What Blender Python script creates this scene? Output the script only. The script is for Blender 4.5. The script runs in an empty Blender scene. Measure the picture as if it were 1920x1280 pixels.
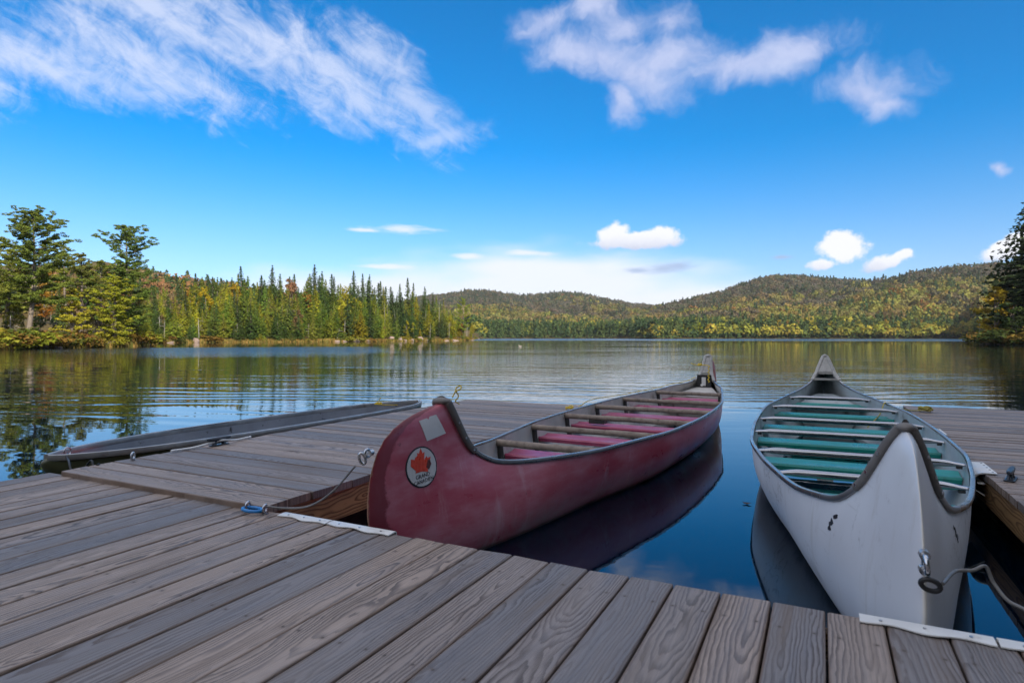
import bpy, bmesh, math, random
import numpy as np
from mathutils import Vector, Matrix

sc = bpy.context.scene
COL = sc.collection
R = math.radians

# ------------------------------------------------------------------ camera
F = 1150.0                      # focal length in pixels of a 1920 wide frame
CAM_H = 1.10                    # metres above the water
YAW = math.atan(580 / 1150)
SY, CY = math.sin(YAW), math.cos(YAW)
cd = bpy.data.cameras.new("camera")
cam = bpy.data.objects.new("camera", cd)
COL.objects.link(cam)
cam.location = (0, 0, CAM_H)
cam.rotation_euler = (R(90), 0, YAW)
cd.sensor_width = 36
cd.lens = 36 * F / 1920
cd.shift_y = -8 / 1920
cd.clip_start, cd.clip_end = 0.05, 9000
cd.dof.use_dof = True
cd.dof.focus_distance = 5.5
cd.dof.aperture_fstop = 5.0
sc.camera = cam

def W(px, depth, z=0.0):
    """ground position at a bearing (frame column px) and a depth in metres"""
    la = (px - 960) / F * depth
    return (-SY * depth + CY * la, CY * depth + SY * la, z)

# ------------------------------------------------------------------ exposure, sun, sky
sc.view_settings.view_transform = 'Standard'
sc.view_settings.look = 'None'
sc.view_settings.gamma = 1.0
sc.view_settings.exposure = 1.0
sc.cycles.max_bounces = 6
sc.cycles.transparent_max_bounces = 4
sc.cycles.sample_clamp_indirect = 6
SUN_EL = R(34)
SUN_BEAR = -YAW + R(152)        # clockwise from +Y
sd = bpy.data.lights.new("sun", 'SUN')
sd.energy = 4.8
sd.angle = R(0.5)
sd.color = (1.0, 0.93, 0.80)
so = bpy.data.objects.new("sun", sd)
COL.objects.link(so)
sdir = Vector((math.sin(SUN_BEAR) * math.cos(SUN_EL), math.cos(SUN_BEAR) * math.cos(SUN_EL), math.sin(SUN_EL)))
so.rotation_euler = sdir.to_track_quat('Z', 'Y').to_euler()

world = bpy.data.worlds.new("World")
sc.world = world
world.use_nodes = True

class NT:
    """small helper that writes shader nodes"""
    def __init__(s, tree):
        s.t = tree; s.n = tree.nodes; s.l = tree.links
    def new(s, kind, **kw):
        n = s.n.new(kind)
        for k, v in kw.items(): setattr(n, k, v)
        return n
    def set(s, sock, v):
        if isinstance(v, bpy.types.NodeSocket): s.l.new(v, sock)
        elif v is not None: sock.default_value = v
    def m(s, op, a, b=None, c=None, clamp=False):
        n = s.new('ShaderNodeMath', operation=op, use_clamp=clamp)
        for i, v in enumerate((a, b, c)):
            if v is not None: s.set(n.inputs[i], v)
        return n.outputs[0]
    def vm(s, op, a, b=None, scale=None):
        n = s.new('ShaderNodeVectorMath', operation=op)
        s.set(n.inputs[0], a)
        if b is not None: s.set(n.inputs[1], b)
        if scale is not None: s.set(n.inputs['Scale'], scale)
        return n.outputs['Value'] if op in ('DOT_PRODUCT', 'LENGTH', 'DISTANCE') else n.outputs[0]
    def xyz(s, v):
        n = s.new('ShaderNodeSeparateXYZ'); s.set(n.inputs[0], v); return n.outputs
    def comb(s, x, y, z=0.0):
        n = s.new('ShaderNodeCombineXYZ')
        for i, v in enumerate((x, y, z)): s.set(n.inputs[i], v)
        return n.outputs[0]
    def noise(s, vec, scale, detail=2, rough=0.5, dist=0.0, out='Fac', dim='3D'):
        n = s.new('ShaderNodeTexNoise', noise_dimensions=dim)
        s.set(n.inputs['Vector'], vec); s.set(n.inputs['Scale'], scale)
        n.inputs['Detail'].default_value = detail; n.inputs['Roughness'].default_value = rough
        n.inputs['Distortion'].default_value = dist
        return n.outputs[out]
    def sstep(s, v, lo, hi, a=0.0, b=1.0, kind='SMOOTHSTEP'):
        n = s.new('ShaderNodeMapRange', interpolation_type=kind)
        for k, x in zip(('Value', 'From Min', 'From Max', 'To Min', 'To Max'), (v, lo, hi, a, b)): s.set(n.inputs[k], x)
        return n.outputs[0]
    def mix(s, f, a, b, mode='MIX'):
        n = s.new('ShaderNodeMix', data_type='RGBA', blend_type=mode)
        s.set(n.inputs['Factor'], f)
        s.set(n.inputs[6], a if isinstance(a, bpy.types.NodeSocket) else (*a[:3], 1))
        s.set(n.inputs[7], b if isinstance(b, bpy.types.NodeSocket) else (*b[:3], 1))
        return n.outputs[2]
    def ramp(s, f, stops, kind='LINEAR'):
        n = s.new('ShaderNodeValToRGB'); n.color_ramp.interpolation = kind
        el = n.color_ramp.elements
        while len(el) < len(stops): el.new(0.5)
        for e, (p, c) in zip(el, stops):
            e.position = p; e.color = (*c[:3], 1) if not isinstance(c, (int, float)) else (c, c, c, 1)
        s.set(n.inputs[0], f)
        return n.outputs[0]

EXPO = 2 ** -1.0               # the sky keeps its own brightness when the exposure moves
def build_sky():
    t = NT(world.node_tree)
    t.n.clear()
    sky = t.new('ShaderNodeTexSky', sky_type='NISHITA')
    sky.sun_disc = False
    sky.sun_elevation = SUN_EL
    sky.sun_rotation = SUN_BEAR
    sky.altitude = 400
    sky.air_density = 1.0
    sky.dust_density = 0.6
    sky.ozone_density = 2.5
    d = t.vm('NORMALIZE', t.new('ShaderNodeTexCoord').outputs['Generated'])
    x, y, z = t.xyz(d)
    # bearing and height of the view direction, in thousandths of a radian-like units
    az = t.m('SUBTRACT', t.m('ARCTAN2', x, y), -YAW)
    el = t.m('ARCSINE', z)
    U = t.m('MULTIPLY', az, F); V = t.m('MULTIPLY', el, -F)
    P = t.comb(U, V, 0.0)
    # cleaner, deeper blue of a dry autumn day
    hsv = t.new('ShaderNodeHueSaturation')
    hsv.inputs['Saturation'].default_value = 1.55
    hsv.inputs['Value'].default_value = 1.0
    hsv.inputs['Hue'].default_value = 0.492
    t.l.new(sky.outputs[0], hsv.inputs['Color'])
    g = EXPO
    high = t.mix(1.0, hsv.outputs[0], (1.20 * g, 1.60 * g, 1.86 * g), 'MULTIPLY')
    low = t.mix(1.0, sky.outputs[0], (1.02 * g, 1.22 * g, 1.65 * g), 'MULTIPLY')
    base = t.mix(t.sstep(z, 0.0, 0.30), low, high)

    def where(px, py):
        a = math.atan((px - 960) / F)
        e = math.atan((632 - py) / F * math.cos(a))
        return a * F, -e * F, math.cos(a) ** 2, math.cos(a) * math.cos(e) ** 2
    def blob(px, py, rx, ry, rot=0, Uu=U, Vv=V):
        cu, cv, fx, fy = where(px, py)
        rx, ry = rx * fx, ry * fy
        c, s_ = math.cos(R(rot)), math.sin(R(rot))
        du = t.m('SUBTRACT', Uu, cu); dv = t.m('SUBTRACT', Vv, cv)
        a = t.m('MULTIPLY_ADD', du, c / rx, t.m('MULTIPLY', dv, s_ / rx))
        b = t.m('MULTIPLY_ADD', du, -s_ / ry, t.m('MULTIPLY', dv, c / ry))
        q = t.m('SQRT', t.m('ADD', t.m('MULTIPLY', a, a), t.m('MULTIPLY', b, b)))
        return t.m('SUBTRACT', 1.0, q)
    def union(lst, **kw):
        v = None
        for b in lst:
            f = blob(*b, **kw)
            v = f if v is None else t.m('SMOOTH_MAX', v, f, 0.25)
        return v
    # 1: low cumulus
    wc = t.xyz(t.noise(P, 0.009, 4, 0.55, out='Color'))
    Ua = t.m('MULTIPLY_ADD', t.m('SUBTRACT', wc[0], 0.5), 130.0, U)
    Va = t.m('MULTIPLY_ADD', t.m('SUBTRACT', wc[1], 0.5), 95.0, V)
    n1 = t.m('ADD', t.m('MULTIPLY', t.noise(P, 0.032, 5, 0.65), 0.65), t.m('MULTIPLY', t.noise(P, 0.085, 5, 0.65), 0.35))
    n1b = t.noise(P, 0.011, 3, 0.5)
    wob = t.m('ADD', t.m('MULTIPLY', t.m('SUBTRACT', n1, 0.5), 0.9), t.m('MULTIPLY', t.m('SUBTRACT', n1b, 0.5), 0.7))
    cum = union([(1190, 455, 108, 15), (1150, 441, 42, 25), (1243, 444, 40, 25), (1205, 447, 50, 18),
                 (1580, 466, 56, 34), (1572, 448, 36, 24), (1545, 496, 34, 15),
                 (1664, 492, 58, 19, -14), (1690, 478, 30, 12, -20), (1885, 467, 60, 22, -14), (1905, 455, 34, 22),
                 (1985, 440, 60, 30)])
    dc = t.sstep(t.m('ADD', cum, t.m('MULTIPLY', wob, 1.6)), 0.08, 0.46)
    # 2: thin flat ones near the horizon
    n2 = t.noise(t.comb(t.m('MULTIPLY', U, 0.25), V), 0.06, 4, 0.6)
    flat = union([(755, 431, 100, 13, 0), (990, 474, 75, 9, 2), (690, 432, 60, 6), (1250, 503, 75, 16, -4),
                  (1190, 506, 50, 9), (1465, 482, 30, 7), (880, 480, 50, 8), (730, 500, 90, 7)])
    df = t.sstep(t.m('ADD', flat, t.m('MULTIPLY', t.m('SUBTRACT', n2, 0.5), 1.5)), 0.1, 0.9)
    # 3: broken clouds high up
    n3 = t.noise(t.comb(Ua, Va), 0.0085, 9, 0.64, 0.4)
    alto = union([(1120, 105, 153, 60, 10), (1190, 135, 141, 52, 30), (1165, 180, 59, 50, 60), (1250, 110, 129, 50, 0),
                  (1380, 125, 141, 40, -8), (1490, 92, 123, 57, 4), (1010, 38, 73, 42, -25), (1120, 8, 70, 50), (1160, 45, 66, 52),
                  (1630, 162, 118, 40, 2), (1660, 185, 70, 32, 20), 
                  (1240, 40, 70, 50), (1865, 315, 21, 17)], Uu=Ua, Vv=Va)
    da = t.sstep(t.m('ADD', alto, t.m('MULTIPLY', t.m('SUBTRACT', n3, 0.5), 1.9)), -0.2, 1.05)
    # 4: combed ice cloud
    rc, rs = math.cos(R(27)), math.sin(R(27))
    wu = t.m('MULTIPLY', t.m('SUBTRACT', t.noise(P, 0.004, 3, 0.5), 0.5), 190.0)
    Uw = t.m('ADD', U, wu)
    Vw = t.m('ADD', V, t.m('MULTIPLY', wu, 0.55))
    su = t.m('MULTIPLY_ADD', Uw, rc, t.m('MULTIPLY', Vw, rs))
    sv = t.m('MULTIPLY_ADD', Uw, -rs, t.m('MULTIPLY', Vw, rc))
    n4 = t.noise(t.comb(t.m('MULTIPLY', su, 0.34), sv, 3.0), 0.034, 9, 0.66, 0.5)
    n4b = t.noise(P, 0.017, 9, 0.68, 0.8)
    cir = union([(60, 110, 240, 62, 8), (260, 110, 280, 80, 14), (300, 30, 330, 75, 10), (500, 90, 280, 85, 25), (640, 150, 250, 62, 28), (780, 200, 130, 60, 35),
                 (840, 255, 95, 26, -12), (700, 100, 120, 60, 20), (-200, 100, 300, 120, 5)])
    strk = t.m('ADD', t.m('MULTIPLY', t.m('SUBTRACT', n4, 0.5), 1.45), t.m('MULTIPLY', t.m('SUBTRACT', n4b, 0.5), 1.5))
    di = t.m('MULTIPLY', t.sstep(t.m('ADD', cir, t.m('MULTIPLY', strk, 1.25)), -0.2, 1.15), t.sstep(U, 60, -420, 0.42, 0.74))
    # 5: pale bank of far cloud on the horizon
    n5 = t.noise(t.comb(t.m('MULTIPLY', U, 0.3), V), 0.02, 4, 0.5)
    bank = union([(1010, 556, 400, 100, 0), (700, 565, 330, 70), (1300, 575, 300, 55), (980, 505, 190, 30)])
    db = t.m('MULTIPLY', t.sstep(t.m('ADD', bank, t.m('MULTIPLY', t.m('SUBTRACT', n5, 0.5), 0.8)), -0.1, 0.62), 0.94)

    K = 10.0 * EXPO
    # 6: bright unseen cloud added overhead and behind to light the shaded docks
    fwd = t.vm('DOT_PRODUCT', d, (-SY, CY, 0.0))
    n6 = t.noise(t.vm('SCALE', d, scale=t.m('DIVIDE', 1.0, t.m('MAXIMUM', z, 0.15))), 1.6, 5, 0.55)
    fill_sheet = t.sstep(t.m('SUBTRACT', z, t.m('MULTIPLY', t.m('MAXIMUM', fwd, -0.35), 0.45)), 0.16, 0.42)
    ds = t.m('MULTIPLY', fill_sheet, t.sstep(n6, 0.30, 0.52))
    c = base
    white = (1.02 * K, 1.02 * K, 1.06 * K)
    c = t.mix(db, c, (0.96 * K, 0.99 * K, 1.06 * K))
    c = t.mix(di, c, (0.80 * K, 0.86 * K, 1.06 * K))
    c = t.mix(t.m('MULTIPLY', da, 0.82), c, t.mix(n3, (0.42 * K, 0.50 * K, 0.82 * K), (0.80 * K, 0.84 * K, 1.05 * K)))
    c = t.mix(t.m('MULTIPLY', df, 0.8), c, t.mix(t.sstep(U, 180, 230), (0.98 * K, 0.99 * K, 1.06 * K), (0.42 * K, 0.54 * K, 0.80 * K)))
    c = t.mix(t.m('MULTIPLY', dc, 0.97), c, t.mix(t.sstep(t.m('ADD', t.m('SUBTRACT', V, t.sstep(U, 330, 430, -163.0, -105.0)), t.m('MULTIPLY', t.m('SUBTRACT', n1, 0.5), 30.0)), -26.0, 12.0), white, (0.62 * K, 0.66 * K, 0.84 * K)))
    c = t.mix(t.m('MULTIPLY', ds, 0.95), c, (1.20 * K, 1.22 * K, 1.34 * K))
    bg = t.new('ShaderNodeBackground')
    bg.inputs['Strength'].default_value = 0.1
    t.l.new(c, bg.inputs['Color'])
    out = t.new('ShaderNodeOutputWorld')
    t.l.new(bg.outputs[0], out.inputs[0])
build_sky()

# ------------------------------------------------------------------ mesh helpers
def link(o, parent=None):
    COL.objects.link(o)
    if parent: o.parent = parent
    return o
def mesh(name, V, Fc, mat=None, parent=None, smooth=False, attrs=None, auto=None):
    me = bpy.data.meshes.new(name)
    me.from_pydata([tuple(v) for v in V], [], [tuple(f) for f in Fc])
    if smooth: me.polygons.foreach_set('use_smooth', [True] * len(me.polygons))
    for k, (kind, data) in (attrs or {}).items():
        a = me.attributes.new(k, kind, 'POINT')
        a.data.foreach_set('vector' if kind == 'FLOAT_VECTOR' else 'color' if 'COLOR' in kind else 'value', np.asarray(data, np.float32).ravel())
    if auto is not None:
        me.set_sharp_from_angle(angle=R(auto))
    if mat: me.materials.append(mat)
    me.update()
    return link(bpy.data.objects.new(name, me), parent)
def big_mesh(name, V, T, mat, parent=None, col=None, smooth=False, n=3):
    """numpy arrays of verts and equal-sized faces"""
    me = bpy.data.meshes.new(name)
    V = np.asarray(V, np.float32); T = np.asarray(T, np.int32)
    me.vertices.add(len(V)); me.vertices.foreach_set('co', V.ravel())
    me.loops.add(T.size); me.loops.foreach_set('vertex_index', T.ravel())
    me.polygons.add(len(T)); me.polygons.foreach_set('loop_start', np.arange(0, T.size, n, dtype=np.int32))
    if smooth: me.polygons.foreach_set('use_smooth', np.ones(len(T), bool))
    if col is not None:
        a = me.attributes.new('tint', 'FLOAT_COLOR', 'POINT')
        a.data.foreach_set('color', np.asarray(col, np.float32).ravel())
    me.materials.append(mat)
    me.update(calc_edges=True); me.validate()
    return link(bpy.data.objects.new(name, me), parent)
def thing(name, label, cat, loc=(0, 0, 0), rz=0.0, group=None):
    o = bpy.data.objects.new(name, None)
    o.empty_display_size = 0.1
    o.location = loc; o.rotation_euler = (0, 0, rz)
    link(o); tag(o, label, cat, group)
    return o
def tag(o, label=None, cat=None, group=None, kind=None):
    for k, v in (('label', label), ('category', cat), ('group', group), ('kind', kind)):
        if v: o[k] = v
    return o

class MB:
    def __init__(s): s.v = []; s.f = []
    def add(s, V, Fc):
        b = len(s.v); s.v += [tuple(v) for v in V]; s.f += [tuple(i + b for i in f) for f in Fc]
        return s
    def box(s, c, d, bev=0.0, M=None):
        bm = bmesh.new(); bmesh.ops.create_cube(bm, size=1)
        bmesh.ops.scale(bm, vec=d, verts=bm.verts)
        if bev: bmesh.ops.bevel(bm, geom=bm.edges[:], offset=bev, segments=2, affect='EDGES', profile=0.6)
        if M is not None: bmesh.ops.transform(bm, matrix=M, verts=bm.verts)
        bmesh.ops.translate(bm, vec=c, verts=bm.verts)
        bm.verts.index_update()
        s.add([v.co for v in bm.verts], [[v.index for v in f.verts] for f in bm.faces]); bm.free()
        return s
    def tube(s, pts, r, n=8, cap=True, closed=False, flat=None):
        pts = [Vector(p) for p in pts]; N = len(pts)
        rr = r if hasattr(r, '__len__') else [r] * N
        V = []; prev = None
        for i, p in enumerate(pts):
            if closed: d = pts[(i + 1) % N] - pts[i - 1]
            else: d = pts[min(i + 1, N - 1)] - pts[max(i - 1, 0)]
            d.normalize()
            if prev is None:
                u = d.orthogonal().normalized()
                if abs(d.z) < 0.9: u = d.cross(Vector((0, 0, 1))).normalized()
            else:
                u = (prev - d * prev.dot(d)).normalized()
            prev = u; w = d.cross(u)
            for k in range(n):
                a = 2 * math.pi * k / n
                V.append(p + u * math.cos(a) * rr[i] + w * math.sin(a) * rr[i] * (flat[i] if flat else 1))
        Fc = []
        for i in range(N if closed else N - 1):
            j = (i + 1) % N
            for k in range(n):
                Fc.append((i * n + k, i * n + (k + 1) % n, j * n + (k + 1) % n, j * n + k))
        if cap and not closed:
            Fc.append(tuple(range(n - 1, -1, -1))); Fc.append(tuple((N - 1) * n + k for k in range(n)))
        return s.add(V, Fc)
    def build(s, name, mat, parent=None, smooth=False, auto=None, attrs=None):
        return mesh(name, s.v, s.f, mat, parent, smooth or auto is not None, attrs, auto)
def bez(pts, n=8):
    """smooth curve through points (Catmull-Rom)"""
    P = [Vector(p) for p in pts]; P = [P[0] * 2 - P[1]] + P + [P[-1] * 2 - P[-2]]
    out = []
    for i in range(1, len(P) - 2):
        for k in range(n):
            t = k / n; a, b, c, d = P[i - 1:i + 3]
            out.append(0.5 * ((2 * b) + (c - a) * t + (2 * a - 5 * b + 4 * c - d) * t * t + (3 * b - a - 3 * c + d) * t ** 3))
    out.append(P[-2]); return out
def ring(c, r, ax=(0, 0, 1), sx=1.0, sy=1.0, n=20, u0=None):
    ax = Vector(ax).normalized(); u = Vector(u0).normalized() if u0 else ax.orthogonal().normalized(); w = ax.cross(u)
    return [Vector(c) + u * math.cos(2 * math.pi * k / n) * r * sx + w * math.sin(2 * math.pi * k / n) * r * sy for k in range(n)]

# ------------------------------------------------------------------ materials
def material(name):
    m = bpy.data.materials.new(name); m.use_nodes = True
    t = NT(m.node_tree); t.n.clear()
    p = t.new('ShaderNodeBsdfPrincipled'); o = t.new('ShaderNodeOutputMaterial')
    t.l.new(p.outputs[0], o.inputs[0])
    return m, t, p
def bump(t, p, h, dist, strength=1.0):
    b = t.new('ShaderNodeBump'); b.inputs['Distance'].default_value = dist; b.inputs['Strength'].default_value = strength
    t.set(b.inputs['Height'], h); t.l.new(b.outputs[0], p.inputs['Normal'])
def objco(t): return t.new('ShaderNodeTexCoord').outputs['Object']

def simple(name, col, rough=0.5, metal=0.0, var=0.15, scale=12, bmp=0.0, dirt=None, spec=0.5, dirt_lo=0.52, dirt_hi=0.75, dirt_scale=6, rvar=0.15):
    m, t, p = material(name)
    c = objco(t)
    n = t.noise(c, scale, 5, 0.6)
    col2 = tuple(x * (1 - var) for x in col); col1 = tuple(min(1, x * (1 + var)) for x in col)
    cc = t.ramp(n, [(0.3, col2), (0.7, col1)])
    if dirt:
        cc = t.mix(t.sstep(t.noise(c, dirt_scale, 8, 0.65), dirt_lo, dirt_hi), cc, dirt)
    t.l.new(cc, p.inputs['Base Color'])
    t.set(p.inputs['Roughness'], t.sstep(t.noise(c, scale * 0.7, 4), 0.3, 0.7, max(0.03, rough - rvar), min(1, rough + rvar)))
    p.inputs['Metallic'].default_value = metal
    p.inputs['Specular IOR Level'].default_value = spec
    if bmp: bump(t, p, t.noise(c, scale * 4, 3), bmp)
    return m

def wood_deck():
    m, t, p = material('weathered_deck_wood')
    at = t.new('ShaderNodeAttribute', attribute_name='wood')          # along, across (metres), board number
    u, v, r = t.xyz(at.outputs['Vector'])
    q1 = t.m('FRACT', t.m('MULTIPLY', t.m('SINE', t.m('MULTIPLY', r, 12.9898)), 43758.5))
    q2 = t.m('FRACT', t.m('MULTIPLY', t.m('SINE', t.m('MULTIPLY', r, 78.233)), 12543.1))
    q3 = t.m('FRACT', t.m('MULTIPLY', t.m('SINE', t.m('MULTIPLY', r, 39.425)), 31415.9))
    off = t.m('MULTIPLY', r, 7.31)
    # the heart of the log wanders below the board face: rings cut into long cathedrals
    lo = t.noise(t.comb(t.m('MULTIPLY', u, 1.1), off, 0.0), 1.0, 2, 0.5)
    lo2 = t.noise(t.comb(t.m('MULTIPLY', u, 0.8), off, 5.0), 1.0, 2, 0.5)
    wob = t.noise(t.comb(t.m('MULTIPLY', u, 5.0), t.m('MULTIPLY', v, 22.0), off), 1.0, 3, 0.55)
    vv = t.m('ADD', v, t.m('ADD', t.m('MULTIPLY', t.m('SUBTRACT', lo, 0.5), 0.07), t.m('MULTIPLY', t.m('SUBTRACT', q1, 0.5), 0.12)))
    dep = t.m('ADD', t.m('MULTIPLY', t.m('SUBTRACT', lo2, 0.44), 0.30), t.m('MULTIPLY', t.m('SUBTRACT', q2, 0.5), 0.05))
    # knots pull the rings round them
    vor = t.new('ShaderNodeTexVoronoi', voronoi_dimensions='3D', feature='F1')
    t.set(vor.inputs['Vector'], t.comb(t.m('MULTIPLY', u, 1.15), t.m('MULTIPLY', v, 7.0), t.m('MULTIPLY', r, 3.7)))
    vor.inputs['Scale'].default_value = 1.0
    kd = vor.outputs['Distance']
    keep = t.sstep(t.xyz(vor.outputs['Color'])[0], 0.50, 0.52)
    kn = t.m('MULTIPLY', keep, t.sstep(kd, 0.05, 0.42, 1.0, 0.0))
    rr = t.m('SQRT', t.m('ADD', t.m('MULTIPLY', vv, vv), t.m('MULTIPLY', dep, dep)))
    rr = t.m('ADD', rr, t.m('ADD', t.m('MULTIPLY', t.m('SUBTRACT', wob, 0.5), 0.030), t.m('MULTIPLY', kn, 0.028)))
    ph = t.m('MULTIPLY', rr, t.m('MULTIPLY_ADD', q3, 260.0, 420.0))
    saw = t.m('FRACT', t.m('DIVIDE', ph, 6.2832))
    late = t.sstep(saw, 0.30, 0.88)
    late = t.m('MULTIPLY', late, t.sstep(saw, 0.93, 1.0, 1.0, 0.0))
    fib = t.noise(t.comb(t.m('MULTIPLY', u, 4.0), t.m('MULTIPLY', v, 420.0), off), 1.0, 4, 0.65)
    stain = t.noise(t.comb(t.m('MULTIPLY', u, 1.4), t.m('MULTIPLY', v, 14.0), off), 1.0, 5, 0.6)
    pale = t.mix(t.sstep(q1, 0.15, 0.85), (0.410, 0.318, 0.258), (0.215, 0.200, 0.200))
    dark = t.mix(q2, (0.100, 0.072, 0.058), (0.066, 0.056, 0.054))
    amp = t.sstep(t.noise(t.comb(t.m('MULTIPLY', u, 0.9), t.m('MULTIPLY', v, 8.0), t.m('ADD', off, 9.0)), 1.0, 2), 0.3, 0.65, 0.35, 1.0)
    c = t.mix(t.m('MULTIPLY', late, amp), pale, dark)
    c = t.mix(t.sstep(fib, 0.35, 0.75, 0.0, 0.45), c, dark)
    c = t.mix(t.sstep(stain, 0.48, 0.75, 0.0, 0.65), c, (0.150, 0.112, 0.088))
    c = t.mix(t.sstep(stain, 0.5, 0.22, 0.0, 0.45), c, (0.125, 0.120, 0.130))
    ring_k = t.m('MULTIPLY', keep, t.sstep(kd, 0.055, 0.10, 1.0, 0.0))
    core_k = t.m('MULTIPLY', keep, t.sstep(kd, 0.02, 0.06, 1.0, 0.0))
    c = t.mix(t.m('MULTIPLY', ring_k, 0.7), c, (0.115, 0.070, 0.045))
    c = t.mix(t.m('MULTIPLY', core_k, 0.8), c, (0.035, 0.022, 0.016))
    # worn brown edges where the boards meet
    edge = t.sstep(t.m('ABSOLUTE', v), 0.0590, 0.0685)
    c = t.mix(t.m('MULTIPLY', edge, t.sstep(stain, 0.3, 0.6, 0.25, 0.75)), c, (0.135, 0.083, 0.052))
    # odd dropping or scuff
    spk = t.noise(t.comb(t.m('MULTIPLY', u, 28.0), t.m('MULTIPLY', v, 28.0), off), 1.0, 2, 0.5)
    c = t.mix(t.sstep(spk, 0.80, 0.84, 0.0, 0.6), c, (0.10, 0.085, 0.075))
    # paired screws over every joist
    du = t.m('MULTIPLY', t.m('SUBTRACT', t.m('FRACT', t.m('DIVIDE', u, 0.61)), 0.5), 0.61)
    dv = t.m('SUBTRACT', t.m('ABSOLUTE', v), 0.043)
    sd_ = t.m('SQRT', t.m('ADD', t.m('MULTIPLY', du, du), t.m('MULTIPLY', dv, dv)))
    c = t.mix(t.sstep(sd_, 0.0035, 0.0055, 0.85, 0.0), c, (0.055, 0.042, 0.034))
    c = t.mix(t.sstep(sd_, 0.005, 0.016, 0.30, 0.0), c, (0.11, 0.075, 0.055))
    t.l.new(c, p.inputs['Base Color'])
    t.set(p.inputs['Roughness'], t.sstep(stain, 0.2, 0.8, 0.50, 0.72))
    p.inputs['Specular IOR Level'].default_value = 0.35
    h = t.m('ADD', t.m('MULTIPLY', late, 0.5), t.m('ADD', t.m('MULTIPLY', fib, -0.6), t.m('MULTIPLY', core_k, -2.0)))
    bump(t, p, h, 0.0014)
    return m
def wood_fascia():
    m, t, p = material('brown_treated_board')
    at = t.new('ShaderNodeAttribute', attribute_name='wood')
    u, v, r = t.xyz(at.outputs['Vector'])
    lo = t.noise(t.comb(t.m('MULTIPLY', u, 1.6), r, 0.0), 1.0, 2)
    lo2 = t.noise(t.comb(t.m('MULTIPLY', u, 1.3), r, 4.0), 1.0, 2)
    vv = t.m('ADD', v, t.m('MULTIPLY', t.m('SUBTRACT', lo, 0.5), 0.08))
    dep = t.m('MULTIPLY', t.m('SUBTRACT', lo2, 0.46), 0.4)
    wob = t.noise(t.comb(t.m('MULTIPLY', u, 6.0), t.m('MULTIPLY', v, 20.0), r), 1.0, 3)
    rr = t.m('ADD', t.m('SQRT', t.m('ADD', t.m('MULTIPLY', vv, vv), t.m('MULTIPLY', dep, dep))), t.m('MULTIPLY', wob, 0.014))
    saw = t.m('FRACT', t.m('MULTIPLY', rr, 62.0))
    late = t.m('MULTIPLY', t.sstep(saw, 0.35, 0.9), t.sstep(saw, 0.92, 1.0, 1.0, 0.0))
    c = t.mix(late, (0.42, 0.255, 0.115), (0.165, 0.085, 0.036))
    c = t.mix(t.sstep(wob, 0.45, 0.8, 0, 0.6), c, (0.10, 0.062, 0.036))
    t.l.new(c, p.inputs['Base Color'])
    p.inputs['Roughness'].default_value = 0.6
    bump(t, p, late, 0.0006)
    return m
M_deck, M_fascia = wood_deck(), wood_fascia()

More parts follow.
